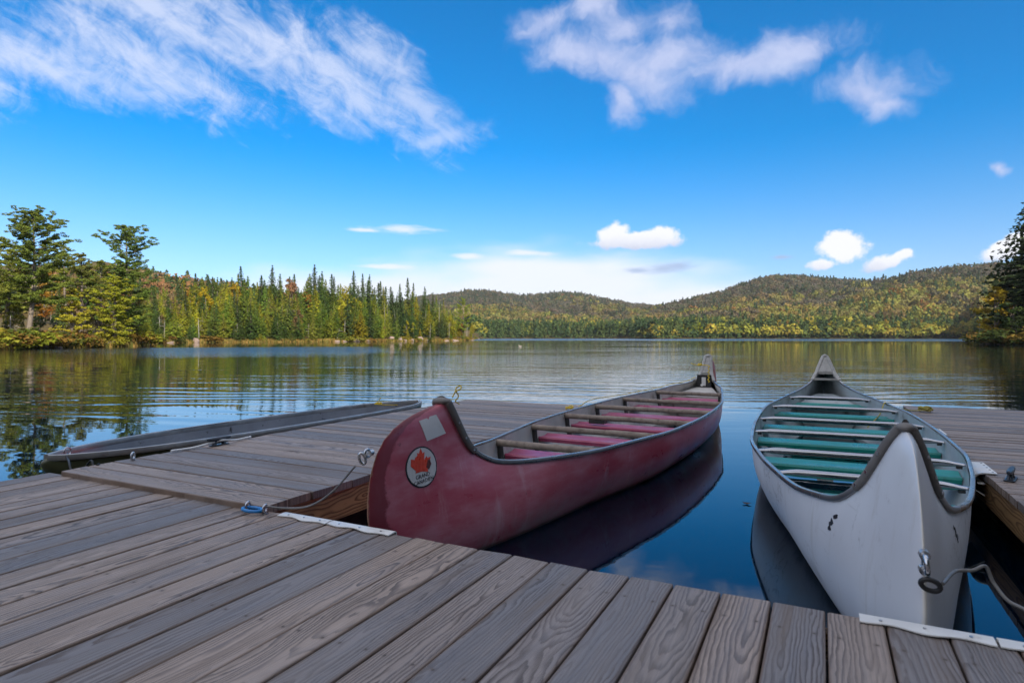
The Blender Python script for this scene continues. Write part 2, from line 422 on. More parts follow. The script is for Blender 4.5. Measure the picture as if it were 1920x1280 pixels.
def hull_red():
    m, t, p = material('weathered_crimson_hull')
    c = objco(t); x, y, z = t.xyz(c)
    big = t.noise(c, 1.3, 6, 0.6)
    cloud = t.noise(t.comb(t.m('MULTIPLY', y, 1.0), t.m('MULTIPLY', z, 3.0), x), 2.2, 7, 0.62)
    col = t.ramp(big, [(0.25, (0.370, 0.032, 0.058)), (0.5, (0.450, 0.060, 0.092)), (0.8, (0.51, 0.120, 0.155))])
    chalk = t.sstep(cloud, 0.38, 0.70, 0.0, 0.60)
    col = t.mix(chalk, col, (0.620, 0.290, 0.340))
    # rubbed pale low on the flank
    low = t.m('MULTIPLY', t.sstep(z, 0.26, 0.0), t.sstep(t.noise(c, 5, 8, 0.68), 0.40, 0.72))
    col = t.mix(t.m('MULTIPLY', low, 0.75), col, (0.40, 0.29, 0.28))
    # long scratches
    sc1 = t.noise(t.comb(t.m('MULTIPLY', y, 3.0), t.m('MULTIPLY', z, 60.0), t.m('MULTIPLY', x, 8.0)), 1.0, 6, 0.7)
    sc2 = t.noise(t.comb(t.m('MULTIPLY', y, 34.0), t.m('MULTIPLY', z, 9.0), 3.0), 1.0, 6, 0.7)
    scr = t.m('MAXIMUM', t.sstep(sc1, 0.66, 0.76), t.sstep(sc2, 0.69, 0.78))
    rub = t.noise(t.comb(t.m('MULTIPLY', y, 7.0), t.m('MULTIPLY', z, 1.6), t.m('MULTIPLY', x, 2.0)), 1.0, 8, 0.72)
    col = t.mix(t.sstep(rub, 0.54, 0.74, 0.0, 0.5), col, (0.62, 0.42, 0.44))
    col = t.mix(t.m('MULTIPLY', scr, 0.7), col, (0.58, 0.42, 0.42))
    blot = t.sstep(t.noise(c, 7, 4, 0.6), 0.67, 0.74)
    col = t.mix(t.m('MULTIPLY', blot, 0.7), col, (0.09, 0.008, 0.016))
    # stem: deep red band, worn to tan on the very edge
    stem = t.new('ShaderNodeAttribute', attribute_name='stem').outputs['Fac']
    edge_n = t.noise(c, 9, 6, 0.7)
    band = t.sstep(t.m('ADD', stem, t.m('MULTIPLY', t.m('SUBTRACT', edge_n, 0.5), 0.35)), 0.50, 0.56)
    col = t.mix(t.m('MULTIPLY', band, 0.85), col, (0.185, 0.016, 0.028))
    worn = t.sstep(t.m('ADD', stem, t.m('MULTIPLY', t.m('SUBTRACT', t.noise(c, 26, 6, 0.7), 0.5), 0.35)), 0.87, 0.97)
    worn = t.m('MULTIPLY', worn, t.sstep(z, 0.85, 0.45, 0.35, 1.0))
    col = t.mix(t.m('MULTIPLY', worn, 0.85), col, (0.34, 0.195, 0.12))
    # slime line
    slime = t.sstep(t.m('ADD', z, t.m('MULTIPLY', t.m('SUBTRACT', edge_n, 0.5), 0.05)), 0.035, 0.005)
    col = t.mix(t.m('MULTIPLY', slime, 0.8), col, (0.045, 0.040, 0.022))
    t.l.new(col, p.inputs['Base Color'])
    t.set(p.inputs['Roughness'], t.m('ADD', t.sstep(cloud, 0.3, 0.75, 0.26, 0.52), t.m('MULTIPLY', scr, 0.1)))
    bump(t, p, t.m('ADD', t.noise(c, 3, 3), t.m('MULTIPLY', scr, -0.05)), 0.004)
    return m
def hull_white():
    m, t, p = material('chalky_white_hull')
    c = objco(t); x, y, z = t.xyz(c)
    big = t.noise(c, 1.5, 6, 0.6)
    col = t.ramp(big, [(0.3, (0.58, 0.585, 0.61)), (0.7, (0.68, 0.685, 0.71))])
    hair = t.noise(t.comb(t.m('MULTIPLY', x, 20.0), t.m('MULTIPLY', y, 5.0), t.m('MULTIPLY', z, 7.0)), 1.0, 9, 0.75, 0.6)
    crack = t.m('ABSOLUTE', t.m('SUBTRACT', t.noise(c, 2.6, 7, 0.62, 0.8), 0.5))
    gate = t.sstep(t.noise(c, 2.0, 3), 0.5, 0.62)
    col = t.mix(t.m('MULTIPLY', t.m('MULTIPLY', t.sstep(crack, 0.0, 0.010, 1.0, 0.0), gate), 0.6), col, (0.14, 0.12, 0.10))
    col = t.mix(t.sstep(hair, 0.58, 0.76, 0.0, 0.55), col, (0.34, 0.32, 0.31))
    col = t.mix(t.sstep(t.noise(c, 16, 6, 0.7), 0.66, 0.74, 0, 0.5), col, (0.25, 0.22, 0.19))
    long_ = t.noise(t.comb(t.m('MULTIPLY', y, 1.6), t.m('MULTIPLY', z, 42.0), t.m('MULTIPLY', x, 3.0)), 1.0, 6, 0.7)
    gate2 = t.sstep(t.noise(c, 1.7, 4), 0.42, 0.62)
    col = t.mix(t.m('MULTIPLY', t.m('MULTIPLY', t.sstep(long_, 0.60, 0.72), gate2), 0.55), col, (0.26, 0.24, 0.225))
    drip = t.noise(t.comb(t.m('MULTIPLY', y, 16.0), t.m('MULTIPLY', z, 1.1), t.m('MULTIPLY', x, 16.0)), 1.0, 6, 0.68)
    col = t.mix(t.sstep(drip, 0.56, 0.78, 0.0, 0.40), col, (0.40, 0.37, 0.32))
    stem = t.new('ShaderNodeAttribute', attribute_name='stem').outputs['Fac']
    worn = t.sstep(t.m('ADD', stem, t.m('MULTIPLY', t.m('SUBTRACT', t.noise(c, 20, 5, 0.6), 0.5), 0.16)), 0.86, 0.94)
    col = t.mix(t.m('MULTIPLY', worn, 0.7), col, (0.72, 0.66, 0.56))
    grime = t.sstep(t.m('ADD', z, t.m('MULTIPLY', t.m('SUBTRACT', hair, 0.5), 0.09)), 0.06, 0.0)
    col = t.mix(t.m('MULTIPLY', grime, 0.8), col, (0.10, 0.095, 0.07))
    t.l.new(col, p.inputs['Base Color'])
    t.set(p.inputs['Roughness'], t.sstep(big, 0.3, 0.7, 0.30, 0.46))
    bump(t, p, t.m('ADD', t.noise(c, 2.2, 2), t.m('MULTIPLY', t.noise(c, 40, 3), 0.02)), 0.006)
    return m
M_hred, M_hwhite = hull_red(), hull_white()
M_lin_r = simple('dirty_pale_lining', (0.52, 0.49, 0.45), 0.5, var=0.12, scale=5, dirt=(0.20, 0.17, 0.14), dirt_lo=0.50, dirt_hi=0.8, dirt_scale=4)
M_lin_w = simple('grey_green_lining', (0.36, 0.40, 0.41), 0.45, var=0.15, scale=4, dirt=(0.10, 0.09, 0.07), dirt_lo=0.52, dirt_hi=0.78, dirt_scale=4)
M_rail = simple('grey_gunwale_trim', (0.33, 0.33, 0.335), 0.32, 0.75, var=0.08, scale=5, dirt=(0.20, 0.19, 0.185), dirt_scale=3, dirt_lo=0.5, dirt_hi=0.9)
M_cap = simple('grey_brown_plastic', (0.165, 0.150, 0.138), 0.5, var=0.12, scale=14, dirt=(0.26, 0.24, 0.22), dirt_scale=9, dirt_lo=0.55, dirt_hi=0.85)
M_capw = simple('grey_worn_plastic', (0.36, 0.345, 0.315), 0.5, var=0.15, scale=30, dirt=(0.20, 0.185, 0.165), dirt_scale=20)
M_black = simple('black_rubber', (0.012, 0.012, 0.013), 0.5, var=0.2)
M_pole = simple('weathered_pole', (0.25, 0.195, 0.155), 0.7, var=0.25, scale=20, dirt=(0.09, 0.065, 0.05), dirt_scale=14, dirt_lo=0.5, dirt_hi=0.75, bmp=0.001)
M_seatr = simple('faded_red_seat', (0.36, 0.045, 0.105), 0.42, var=0.12, scale=5, dirt=(0.48, 0.18, 0.30), dirt_scale=3, dirt_lo=0.45, dirt_hi=0.85)
M_seatt = simple('teal_seat', (0.006, 0.230, 0.185), 0.36, var=0.12, scale=5, dirt=(0.02, 0.075, 0.07), dirt_scale=6)
M_alu = simple('brushed_aluminium', (0.42, 0.42, 0.435), 0.20, 1.0, var=0.03, scale=10, rvar=0.08)
M_steel = simple('galvanised_steel', (0.50, 0.51, 0.53), 0.28, 1.0, var=0.2, scale=60, rvar=0.1)
M_brack = simple('dark_bracket', (0.05, 0.047, 0.045), 0.5, var=0.2)
M_white = simple('white_plastic', (0.70, 0.69, 0.66), 0.42, var=0.06, scale=10, dirt=(0.33, 0.30, 0.26), dirt_scale=14, dirt_lo=0.58, dirt_hi=0.85)
M_sheet = simple('off_white_sticker', (0.62, 0.60, 0.58), 0.5, var=0.04, scale=10)
M_leaf = simple('red_print', (0.72, 0.055, 0.018), 0.4, var=0.12, scale=40)
M_ink = simple('black_print', (0.016, 0.016, 0.022), 0.45, var=0.1)
M_blue = simple('blue_paint', (0.012, 0.19, 0.50), 0.38, var=0.15, scale=60, dirt=(0.12, 0.07, 0.045), dirt_scale=70, dirt_lo=0.6, dirt_hi=0.7)
M_yel = simple('yellow_rope', (0.66, 0.46, 0.02), 0.6, var=0.25, scale=90, bmp=0.001)
M_old = simple('old_yellow_rope', (0.36, 0.30, 0.06), 0.7, var=0.35, scale=70, bmp=0.001)
M_cable = simple('grey_cable', (0.16, 0.155, 0.15), 0.45, var=0.2, scale=60)
M_boat_out = simple('olive_boat_paint', (0.060, 0.065, 0.030), 0.45, var=0.25, scale=8, dirt=(0.16, 0.15, 0.11), dirt_scale=9, dirt_lo=0.62, dirt_hi=0.8)
M_boat_in = simple('scuffed_grey_metal', (0.34, 0.335, 0.35), 0.45, 0.35, var=0.15, scale=5, dirt=(0.06, 0.05, 0.045), dirt_scale=11, dirt_lo=0.60, dirt_hi=0.72)
M_boat_rail = simple('dull_boat_rail', (0.36, 0.35, 0.34), 0.42, 0.5, var=0.2, scale=7, dirt=(0.12, 0.075, 0.05), dirt_scale=5, dirt_lo=0.58, dirt_hi=0.8)
M_redpad = simple('red_pad', (0.50, 0.05, 0.035), 0.5, var=0.2)
M_teal_dk = simple('dark_cleat', (0.022, 0.030, 0.042), 0.4, var=0.2)
M_float = simple('black_float', (0.010, 0.010, 0.010), 0.55, var=0.2)
M_duck = simple('duck_feathers', (0.22, 0.19, 0.16), 0.7, var=0.5, scale=10)

# ------------------------------------------------------------------ water
def make_water():
    m, t, p = material('lake_water')
    g = t.new('ShaderNodeNewGeometry').outputs['Position']
    x, y, z = t.xyz(g)
    # coordinates turned so that v points away from the dock across the lake
    vv = t.m('ADD', t.m('MULTIPLY', x, -0.36), t.m('MULTIPLY', y, 0.93))
    uu = t.m('ADD', t.m('MULTIPLY', x, 0.93), t.m('MULTIPLY', y, 0.36))
    rad = t.m('SQRT', t.m('ADD', t.m('MULTIPLY', x, x), t.m('MULTIPLY', y, y)))
    warp = t.noise(t.comb(t.m('MULTIPLY', uu, 0.10), t.m('MULTIPLY', vv, 0.22), 0.0), 1.0, 2)
    ph = t.m('ADD', vv, t.m('MULTIPLY', t.m('SUBTRACT', warp, 0.5), 6.0))
    sw = t.m('MULTIPLY', t.m('SINE', t.m('MULTIPLY', ph, 6.9)), 0.0016)
    sw2 = t.m('MULTIPLY', t.m('SINE', t.m('ADD', t.m('MULTIPLY', ph, 11.3), t.m('MULTIPLY', uu, 1.2))), 0.0011)
    ampl = t.m('MULTIPLY', t.sstep(t.noise(t.comb(t.m('MULTIPLY', uu, 0.07), t.m('MULTIPLY', vv, 0.13), 3.0), 1.0, 2), 0.3, 0.65, 0.35, 1.25),
               t.m('MULTIPLY', t.sstep(rad, 6.0, 13.0, 0.05, 1.0), t.sstep(rad, 22.0, 90.0, 1.0, 0.3)))
    fine = t.noise(t.comb(t.m('MULTIPLY', uu, 1.1), t.m('MULTIPLY', vv, 3.6), 1.0), 1.0, 3, 0.55)
    fine2 = t.noise(t.comb(t.m('MULTIPLY', uu, 4.0), t.m('MULTIPLY', vv, 9.0), 7.0), 1.0, 2, 0.5)
    fa = t.m('MULTIPLY', t.m('MULTIPLY', t.sstep(rad, 6.0, 14.0, 0.08, 1.0), t.m('MULTIPLY', t.sstep(t.m('DIVIDE', x, y), -1.5, -0.70, 0.16, 1.0), t.sstep(t.m('DIVIDE', x, y), -0.02, -0.28, 0.40, 1.0))), t.sstep(t.noise(t.comb(t.m('MULTIPLY', uu, 0.05), t.m('MULTIPLY', vv, 0.11), 8.0), 1.0, 3), 0.32, 0.62, 0.30, 1.30))
    h = t.m('ADD', t.m('MULTIPLY', t.m('ADD', sw, sw2), ampl), t.m('MULTIPLY', t.m('ADD', t.m('MULTIPLY', fine, 0.0105), t.m('MULTIPLY', fine2, 0.0030)), fa))
    # breeze on the open lake: short steep ripples
    gust = t.noise(t.comb(t.m('MULTIPLY', uu, 0.004), t.m('MULTIPLY', vv, 0.018), 2.0), 1.0, 3)
    far = t.m('MULTIPLY', t.sstep(rad, 185.0, 215.0), 1.0)
    lane = t.m('MULTIPLY', t.m('MULTIPLY', t.sstep(rad, 31.0, 45.0), t.sstep(rad, 78.0, 68.0)),
               t.m('MULTIPLY', t.sstep(t.m('DIVIDE', x, y), -0.74, -0.92), t.sstep(t.m('DIVIDE', x, y), -2.5, -1.35)))
    lane = t.m('MULTIPLY', lane, t.sstep(gust, 0.40, 0.55, 0.35, 1.0))
    wind = t.m('MAXIMUM', far, t.m('MULTIPLY', lane, 0.8))
    rip = t.noise(t.comb(t.m('MULTIPLY', uu, 1.8), t.m('MULTIPLY', vv, 4.5), 0.5), 1.0, 3, 0.6)
    h = t.m('ADD', h, t.m('MULTIPLY', t.m('MULTIPLY', rip, wind), 0.11))
    bump(t, p, h, 1.0)
    p.inputs['Base Color'].default_value = (0.0002, 0.004, 0.013, 1)
    t.set(p.inputs['Roughness'], t.m('MULTIPLY_ADD', wind, 0.12, 0.015))
    p.inputs['IOR'].default_value = 1.50
    p.inputs['Specular Tint'].default_value = (0.45, 0.88, 1.0, 1)
    p.inputs['Specular IOR Level'].default_value = 0.72
    S = 2400
    o = mesh('water', [(-S, -S, 0), (S, -S, 0), (S, S, 0), (-S, S, 0)], [(0, 1, 2, 3)], m)
    tag(o, 'calm rippled lake water reflecting sky and trees', 'water', kind='structure')
make_water()

# ------------------------------------------------------------------ docks
def boards(x0, x1, y0, y1, ztop, along, rng, bw=0.1395, gap=0.0055, th=0.038, jit=0.002):
    """deck boards as (verts, faces, wood coords); along = 'x' or 'y'"""
    V, Fc, A = [], [], []
    a0, a1, b0, b1 = (x0, x1, y0, y1) if along == 'x' else (y0, y1, x0, x1)
    n = max(1, round((b1 - b0 + gap) / (bw + gap))); pitch = (b1 - b0 + gap) / n
    for i in range(n):
        c0 = b0 + i * pitch; c1 = c0 + pitch - gap; mid = (c0 + c1) / 2; hw = (c1 - c0) / 2
        dz = rng.uniform(-jit, jit) * 0.6; e = 0.0045
        s0 = a0 + rng.uniform(-0.004, 0.004); s1 = a1 + rng.uniform(-0.004, 0.004)
        prof = [(-hw, -th), (-hw, -e), (-hw + e * 0.35, -e * 0.35), (-hw + e * 1.3, 0), (hw - e * 1.3, 0), (hw - e * 0.35, -e * 0.35), (hw, -e), (hw, -th)]
        m = len(prof); base = len(V)
        uo = 0.0; seg = max(2, int((s1 - s0) / 0.5)); skew = rng.uniform(-1, 1) * jit
        for k in range(seg + 1):
            tt = k / seg; s = s0 + (s1 - s0) * tt
            for (q, z) in prof:
                zz = ztop + z + dz + skew * (q / hw)
                V.append((s, mid + q, zz) if along == 'x' else (mid + q, s, zz))
                A.append((s + uo, q, i + rng_seed[0]))
        for k in range(seg):
            for j in range(m):
                a, b = base + k * m + j, base + k * m + (j + 1) % m
                f = (a, b, b + m, a + m)
                Fc.append(f if along == 'y' else f[::-1])
        Fc.append(tuple(base + j for j in range(m))); Fc.append(tuple(base + seg * m + j for j in range(m - 1, -1, -1)))
    rng_seed[0] += n + 3
    return V, Fc, A
rng_seed = [1]
def fascia(name, p0, p1, ztop, h, th, parent, mat):
    p0, p1 = Vector(p0), Vector(p1); d = (p1 - p0).normalized(); nrm = Vector((d.y, -d.x, 0)) * th
    L = (p1 - p0).length; V = []; A = []; seg = 12
    for k in range(seg + 1):
        c = p0 + d * L * k / seg
        for (o, z) in ((0, ztop - h), (1, ztop - h), (1, ztop), (0, ztop)):
            V.append((c.x + nrm.x * o, c.y + nrm.y * o, z)); A.append((L * k / seg, z - ztop + h / 2 + (0.03 if o else 0), p0.x + p0.y * 3.1))
    Fc = [(0, 1, 2, 3), tuple(seg * 4 + j for j in (3, 2, 1, 0))]
    for k in range(seg):
        for j in range(4):
            a, b = k * 4 + j, k * 4 + (j + 1) % 4
            Fc.append((b, a, a + 4, b + 4))
    return mesh(name, V, Fc, mat, parent, attrs={'wood': ('FLOAT_VECTOR', A)})
def dock(name, label, x0, x1, y0, y1, ztop, along, seed, lap=0.0):
    rng = random.Random(seed)
    t = thing(name, label, 'dock', ((x0 + x1) / 2, (y0 + y1) / 2, 0))
    ox, oy = t.location.x, t.location.y
    a, b, c, d = x0 - ox, x1 - ox, y0 - oy, y1 - oy
    V, Fc, A = boards(a, b, c, d, ztop, along, rng)
    mesh('deck', V, Fc, M_deck, t, attrs={'wood': ('FLOAT_VECTOR', A)})
    zt = ztop - 0.041
    c += lap
    i = 0.012
    fascia('fascia_board', (a + i, c + i, 0), (a + i, d - i, 0), zt, 0.145, 0.038, t, M_fascia)
    fascia('fascia_board', (b - i, d - i, 0), (b - i, c + i, 0), zt, 0.145, 0.038, t, M_fascia)
    fascia('fascia_board', (b - i - 0.042, c + i, 0), (a + i + 0.042, c + i, 0), zt, 0.145, 0.038, t, M_fascia)
    fascia('fascia_board', (a + i + 0.042, d - i, 0), (b - i - 0.042, d - i, 0), zt, 0.145, 0.038, t, M_fascia)
    f = MB().box(((a + b) / 2, (c + d) / 2, 0.02), (b - a - 0.16, d - c - 0.16, 0.40), 0.03)
    f.build('float', M_float, t)
    # screw heads along each joist line
    return t
DZ, FZ = 0.31, 0.338
main = dock('walkway_dock', 'wide grey plank dock running across the foreground', -4.03, 4.2, -2.6, 1.985, DZ, 'y', 3)
left = dock('finger_dock', 'grey plank finger dock between the olive boat and the red canoe', -3.87, -2.238, 1.965, 6.47, FZ, 'x', 5, lap=0.03)
right = dock('finger_dock', 'grey plank finger dock with a black cleat beside the white canoe', 0.845, 2.75, 2.03, 8.35, DZ, 'x', 8)

# ------------------------------------------------------------------ canoes
def pch(xk, yk, x):
    xk = np.asarray(xk, float); yk = np.asarray(yk, float); x = np.atleast_1d(np.asarray(x, float))
    h = np.diff(xk); d = np.diff(yk) / h; m = np.zeros_like(yk)
    for i in range(1, len(xk) - 1):
        if d[i - 1] * d[i] > 0:
            w1 = 2 * h[i] + h[i - 1]; w2 = h[i] + 2 * h[i - 1]
            m[i] = (w1 + w2) / (w1 / d[i - 1] + w2 / d[i])
    m[0] = 0; m[-1] = d[-1]
    i = np.clip(np.searchsorted(xk, x) - 1, 0, len(xk) - 2); t = (x - xk[i]) / h[i]
    return (2*t**3-3*t**2+1)*yk[i]+(t**3-2*t**2+t)*h[i]*m[i]+(-2*t**3+3*t**2)*yk[i+1]+(t**3-t**2)*h[i]*m[i+1]

class Lines:
    """the lines of a double-ended boat; y runs from the near tip (0) to the far tip (L)"""
    def __init__(s, L, u, b, z, stem, pitch=0.0, nmid=2.7, nend=1.45, zk=-0.10, inset=0.012):
        s.L, s.u, s.b, s.z, s.pitch = L, u, b, z, pitch
        s.nmid, s.nend, s.zk, s.inset = nmid, nend, zk, inset
        P = bez([(0, dy, zz) for dy, zz in stem], 10)
        s.sy = np.array([p.y for p in P]); s.sz = np.array([p.z for p in P])
        s.sa = np.concatenate([[0], np.cumsum(np.hypot(np.diff(s.sy), np.diff(s.sz)))])
        ss = np.linspace(0, 0.5, 400)
        yy = ss * L; zz = s.sheer(ss, 0)
        s.ga = np.concatenate([[0], np.cumsum(np.hypot(np.diff(yy), np.diff(zz)))]); s.gs = ss
        s.yend = stem[-1][0]; s.gend = float(np.interp(s.yend / L, ss, s.ga))
    def half(s, q): return pch(s.u, s.b, abs(2 * q - 1))
    def sheer(s, q, pit=1): return pch(s.u, s.z, abs(2 * np.asarray(q) - 1)) + (s.pitch * (np.asarray(q) - 0.5) if pit else 0)
    def keel(s, q):
        far = q > 0.5; k = 1 - q if far else q
        g = float(np.interp(k, s.gs, s.ga))
        f = min(1, g / s.gend)
        r0 = 2.3; r1 = s.sa[-1] / s.gend
        a = g * (r0 + (r1 - r0) * f ** 0.8) if f < 1 else None
        if a is None: y, z = k * s.L, s.zk
        else:
            a = min(a, s.sa[-1]); y, z = float(np.interp(a, s.sa, s.sy)), float(np.interp(a, s.sa, s.sz))
        if far: y = s.L - y
        return y, z + s.pitch * (q - 0.5) * (1 if z > 0.3 else 0.4)
    def expo(s, q):
        k = min(q, 1 - q) * 2
        return s.nend + (s.nmid - s.nend) * min(1, max(0, (k - 0.03) / 0.5)) ** 0.7
    def section(s, q, nt, inn=0.0):
        """points from gunwale (t=0) to keel (t=1) on the +x side"""
        b = max(0.004, float(s.half(q)[0]) - inn); yg, zg = q * s.L, float(s.sheer(q)[0])
        yk, zk = s.keel(q)
        n = s.expo(q); out = []
        d = Vector((0, yk - yg, zk - zg)); ln = d.length
        if inn and ln > 1e-4:
            d = d * max(0.0, (ln - inn * 1.2) / ln)
        for i in range(nt + 1):
            th = (i / nt) * math.pi / 2
            cx = max(0.0, math.cos(th)) ** (2 / n); sx = math.sin(th) ** (2 / n)
            out.append((b * cx, yg + d.y * sx, zg + d.z * sx))
        return out
    def inner_half(s, q, z):
        P = s.section(q, 40, s.inset)
        for a, b in zip(P, P[1:]):
            if a[2] >= z >= b[2]:
                f = (a[2] - z) / max(1e-6, a[2] - b[2]); return a[0] + (b[0] - a[0]) * f
        return P[0][0]
    def shell(s, ns, nt, inn=0.0, q0=0.0, q1=1.0):
        qs = 0.5 - 0.5 * np.cos(np.linspace(0, math.pi, ns + 1)); qs = q0 + (q1 - q0) * qs
        V, st = [], []
        for q in qs:
            P = s.section(float(q), nt, inn); row = P + [(-x, y, z) for x, y, z in P[-2::-1]]
            V += row
            e = min(1.0, max(0.0, (0.22 - min(q, 1 - q)) / 0.05))
            for j in range(2 * nt + 1):
                tt = 1 - abs(j - nt) / nt
                st.append((0.0 if tt < 0.4 else (tt - 0.4) / 0.6) * e)
        w = 2 * nt + 1; Fc = []
        for i in range(ns):
            for j in range(w - 1):
                a = i * w + j
                Fc.append((a, a + w, a + w + 1, a + 1))
        return V, Fc, st

def strip_sweep(path, prof, closed=False):
    """path: list of (point, out, up); prof: list of (o, u)"""
    V, Fc = [], []; m = len(prof)
    for p, o, u in path:
        for a, b in prof: V.append(Vector(p) + Vector(o) * a + Vector(u) * b)
    for i in range(len(path) - 1):
        for j in range(m):
            a, b = i * m + j, i * m + (j + 1) % m
            Fc.append((a, b, b + m, a + m))
    Fc.append(tuple(range(m - 1, -1, -1))); Fc.append(tuple((len(path) - 1) * m + j for j in range(m)))
    return V, Fc
def sheer_path(ln, q0, q1, side, n, lift=0.0):
    out = []
    for i in range(n + 1):
        q = q0 + (q1 - q0) * i / n
        def P(q):
            q = min(1, max(0, q)); return Vector((side * float(ln.half(q)[0]), q * ln.L, float(ln.sheer(q)[0])))
        d = (P(q + 0.004) - P(q - 0.004)).normalized()
        o = d.cross(Vector((0, 0, 1))); o = Vector((o.x, o.y, 0)).normalized()
        if o.x * side < 0: o = -o
        u = o.cross(d).normalized()
        if u.z < 0: u = -u
        out.append((P(q) + u * lift, o, u))
    return out
def rounded(w, h, x0=0.0, y0=0.0, c=0.25):
    r = min(w, h) * c
    pts = []
    for cx, cy, a0 in ((w/2 - r, h/2 - r, 0), (-w/2 + r, h/2 - r, 90), (-w/2 + r, -h/2 + r, 180), (w/2 - r, -h/2 + r, 270)):
        for a in (0, 45, 90): pts.append((x0 + cx + r * math.cos(R(a0 + a)), y0 + cy + r * math.sin(R(a0 + a))))
    return pts

def build_shell(root, ln, M_out, M_in, M_r, M_c, capq, rail=(0.022, 0.024)):
    V, Fc, st = ln.shell(140, 22)
    h = mesh('hull', V, [f[::-1] for f in Fc], M_out, root, True, {'stem': ('FLOAT', st)})
    V, Fc, _ = ln.shell(140, 22, ln.inset, 0.012, 0.988)
    mesh('lining', V, Fc, M_in, root, True)
    w, hh = rail
    for side in (-1, 1):
        V, Fc = strip_sweep(sheer_path(ln, capq * 0.9, 1 - capq * 0.9, side, 150), rounded(w, hh, 0.002, 0.002))
        if side > 0: Fc = [f[::-1] for f in Fc]
        mesh('gunwale', V, Fc, M_r, root, auto=40)
def end_cap(root, ln, near, capq, mat, thick=0.048, plate=0.030, bar=True):
    """moulded cap: two legs along the gunwales joined by a plate at the tip"""
    b = MB()
    for side in (-1, 1):
        q0, q1 = (0.0, capq) if near else (1.0, 1 - capq)
        P = sheer_path(ln, q0, q1, side, 26)
        V, Fc = strip_sweep(P, rounded(thick, thick * 0.86, 0.004, 0.002, 0.3))
        b.add(V, Fc)
    n = 14; V = []; m = 8
    for i in range(n + 1):
        q = plate * (i / n); q = q if near else 1 - q
        hb = float(ln.half(q)[0]); z = float(ln.sheer(q)[0]); y = q * ln.L
        for k in range(m + 1):
            a = -1 + 2 * k / m
            V.append((a * hb, y, z + 0.020 + 0.010 * (1 - a * a)))
    for i in range(n + 1):
        q = plate * (i / n); q = q if near else 1 - q
        hb = float(ln.half(q)[0]); z = float(ln.sheer(q)[0]); y = q * ln.L
        for k in range(m + 1): V.append(((-1 + 2 * k / m) * hb, y, z - 0.006))
    Fc = []; w = m + 1; T = (n + 1) * w
    for i in range(n):
        for k in range(m):
            a = i * w + k
            Fc.append((a, a + 1, a + w + 1, a + w)); Fc.append((T + a, T + a + w, T + a + w + 1, T + a + 1))
    for k in range(m):
        Fc.append((n * w + k, n * w + k + 1, T + n * w + k + 1, T + n * w + k))
    b.add(V, Fc)
    # rounded nose over the tip
    q = 0.0 if near else 1.0
    z = float(ln.sheer(q)[0]); hb = float(ln.half(q)[0]); y = q * ln.L
    bm = bmesh.new(); bmesh.ops.create_uvsphere(bm, u_segments=14, v_segments=9, radius=1)
    bmesh.ops.scale(bm, vec=(hb + thick * 0.55, 0.034, thick * 0.50), verts=bm.verts)
    bmesh.ops.translate(bm, vec=(0, y, z + 0.003), verts=bm.verts); bm.verts.index_update()
    b.add([v.co for v in bm.verts], [[v.index for v in f.verts] for f in bm.faces]); bm.free()
    if bar:
        q = plate * 1.55; q = q if near else 1 - q
        hb = float(ln.half(q)[0]); z = float(ln.sheer(q)[0])
        b.box((0, q * ln.L, z + 0.004), (2 * hb, 0.028, 0.026), 0.006)
    o = b.build('end_cap', mat, root, auto=35)
    for side in (-1, 1):
        for f in (0.35, 0.62, 0.92):
            q = capq * f; q = q if near else 1 - q
            P = sheer_path(ln, q, q + 0.001, side, 1)[0]
            MB().add(*cyl(P[0] + P[1] * (thick * 0.5 + 0.003), P[1], 0.006, 0.006)).build('rivet', M_steel, o, auto=40)
    return o
def cyl(c, ax, r, h, n=10):
    ax = Vector(ax).normalized(); A = ring(Vector(c) - ax * h / 2, r, ax, n=n); B = ring(Vector(c) + ax * h / 2, r, ax, n=n)
    return A + B, [tuple(range(n - 1, -1, -1)), tuple(range(n, 2 * n))] + [(k, (k + 1) % n, n + (k + 1) % n, n + k) for k in range(n)]

def seat_slab(ln, q, z, depth, mat, root, lip=0.035):
    """a moulded bench: flat top, rounded front lip, ends following the hull"""
    prof = [(-0.5, -0.030), (-0.5, -0.006), (-0.46, 0.004), (-0.2, -0.004), (0.2, -0.004), (0.44, 0.004), (0.5, -0.008), (0.5, -lip), (0.46, -lip), (0.44, -0.030)]
    V = []; n = 12; m = len(prof)
    for i in range(n + 1):
        a = -1 + 2 * i / n
        for (d, zz) in prof:
            qq = q - d * depth / ln.L
            hb = ln.inner_half(qq, z + zz - 0.015) - 0.004
            V.append((a * hb, qq * ln.L, z + zz))
    Fc = [tuple(range(m)), tuple(n * m + j for j in range(m - 1, -1, -1))]
    for i in range(n):
        for j in range(m):
            a, b = i * m + j, i * m + (j + 1) % m
            Fc.append((b, a, a + m, b + m))
    return mesh('seat', V, Fc, mat, root, auto=35)

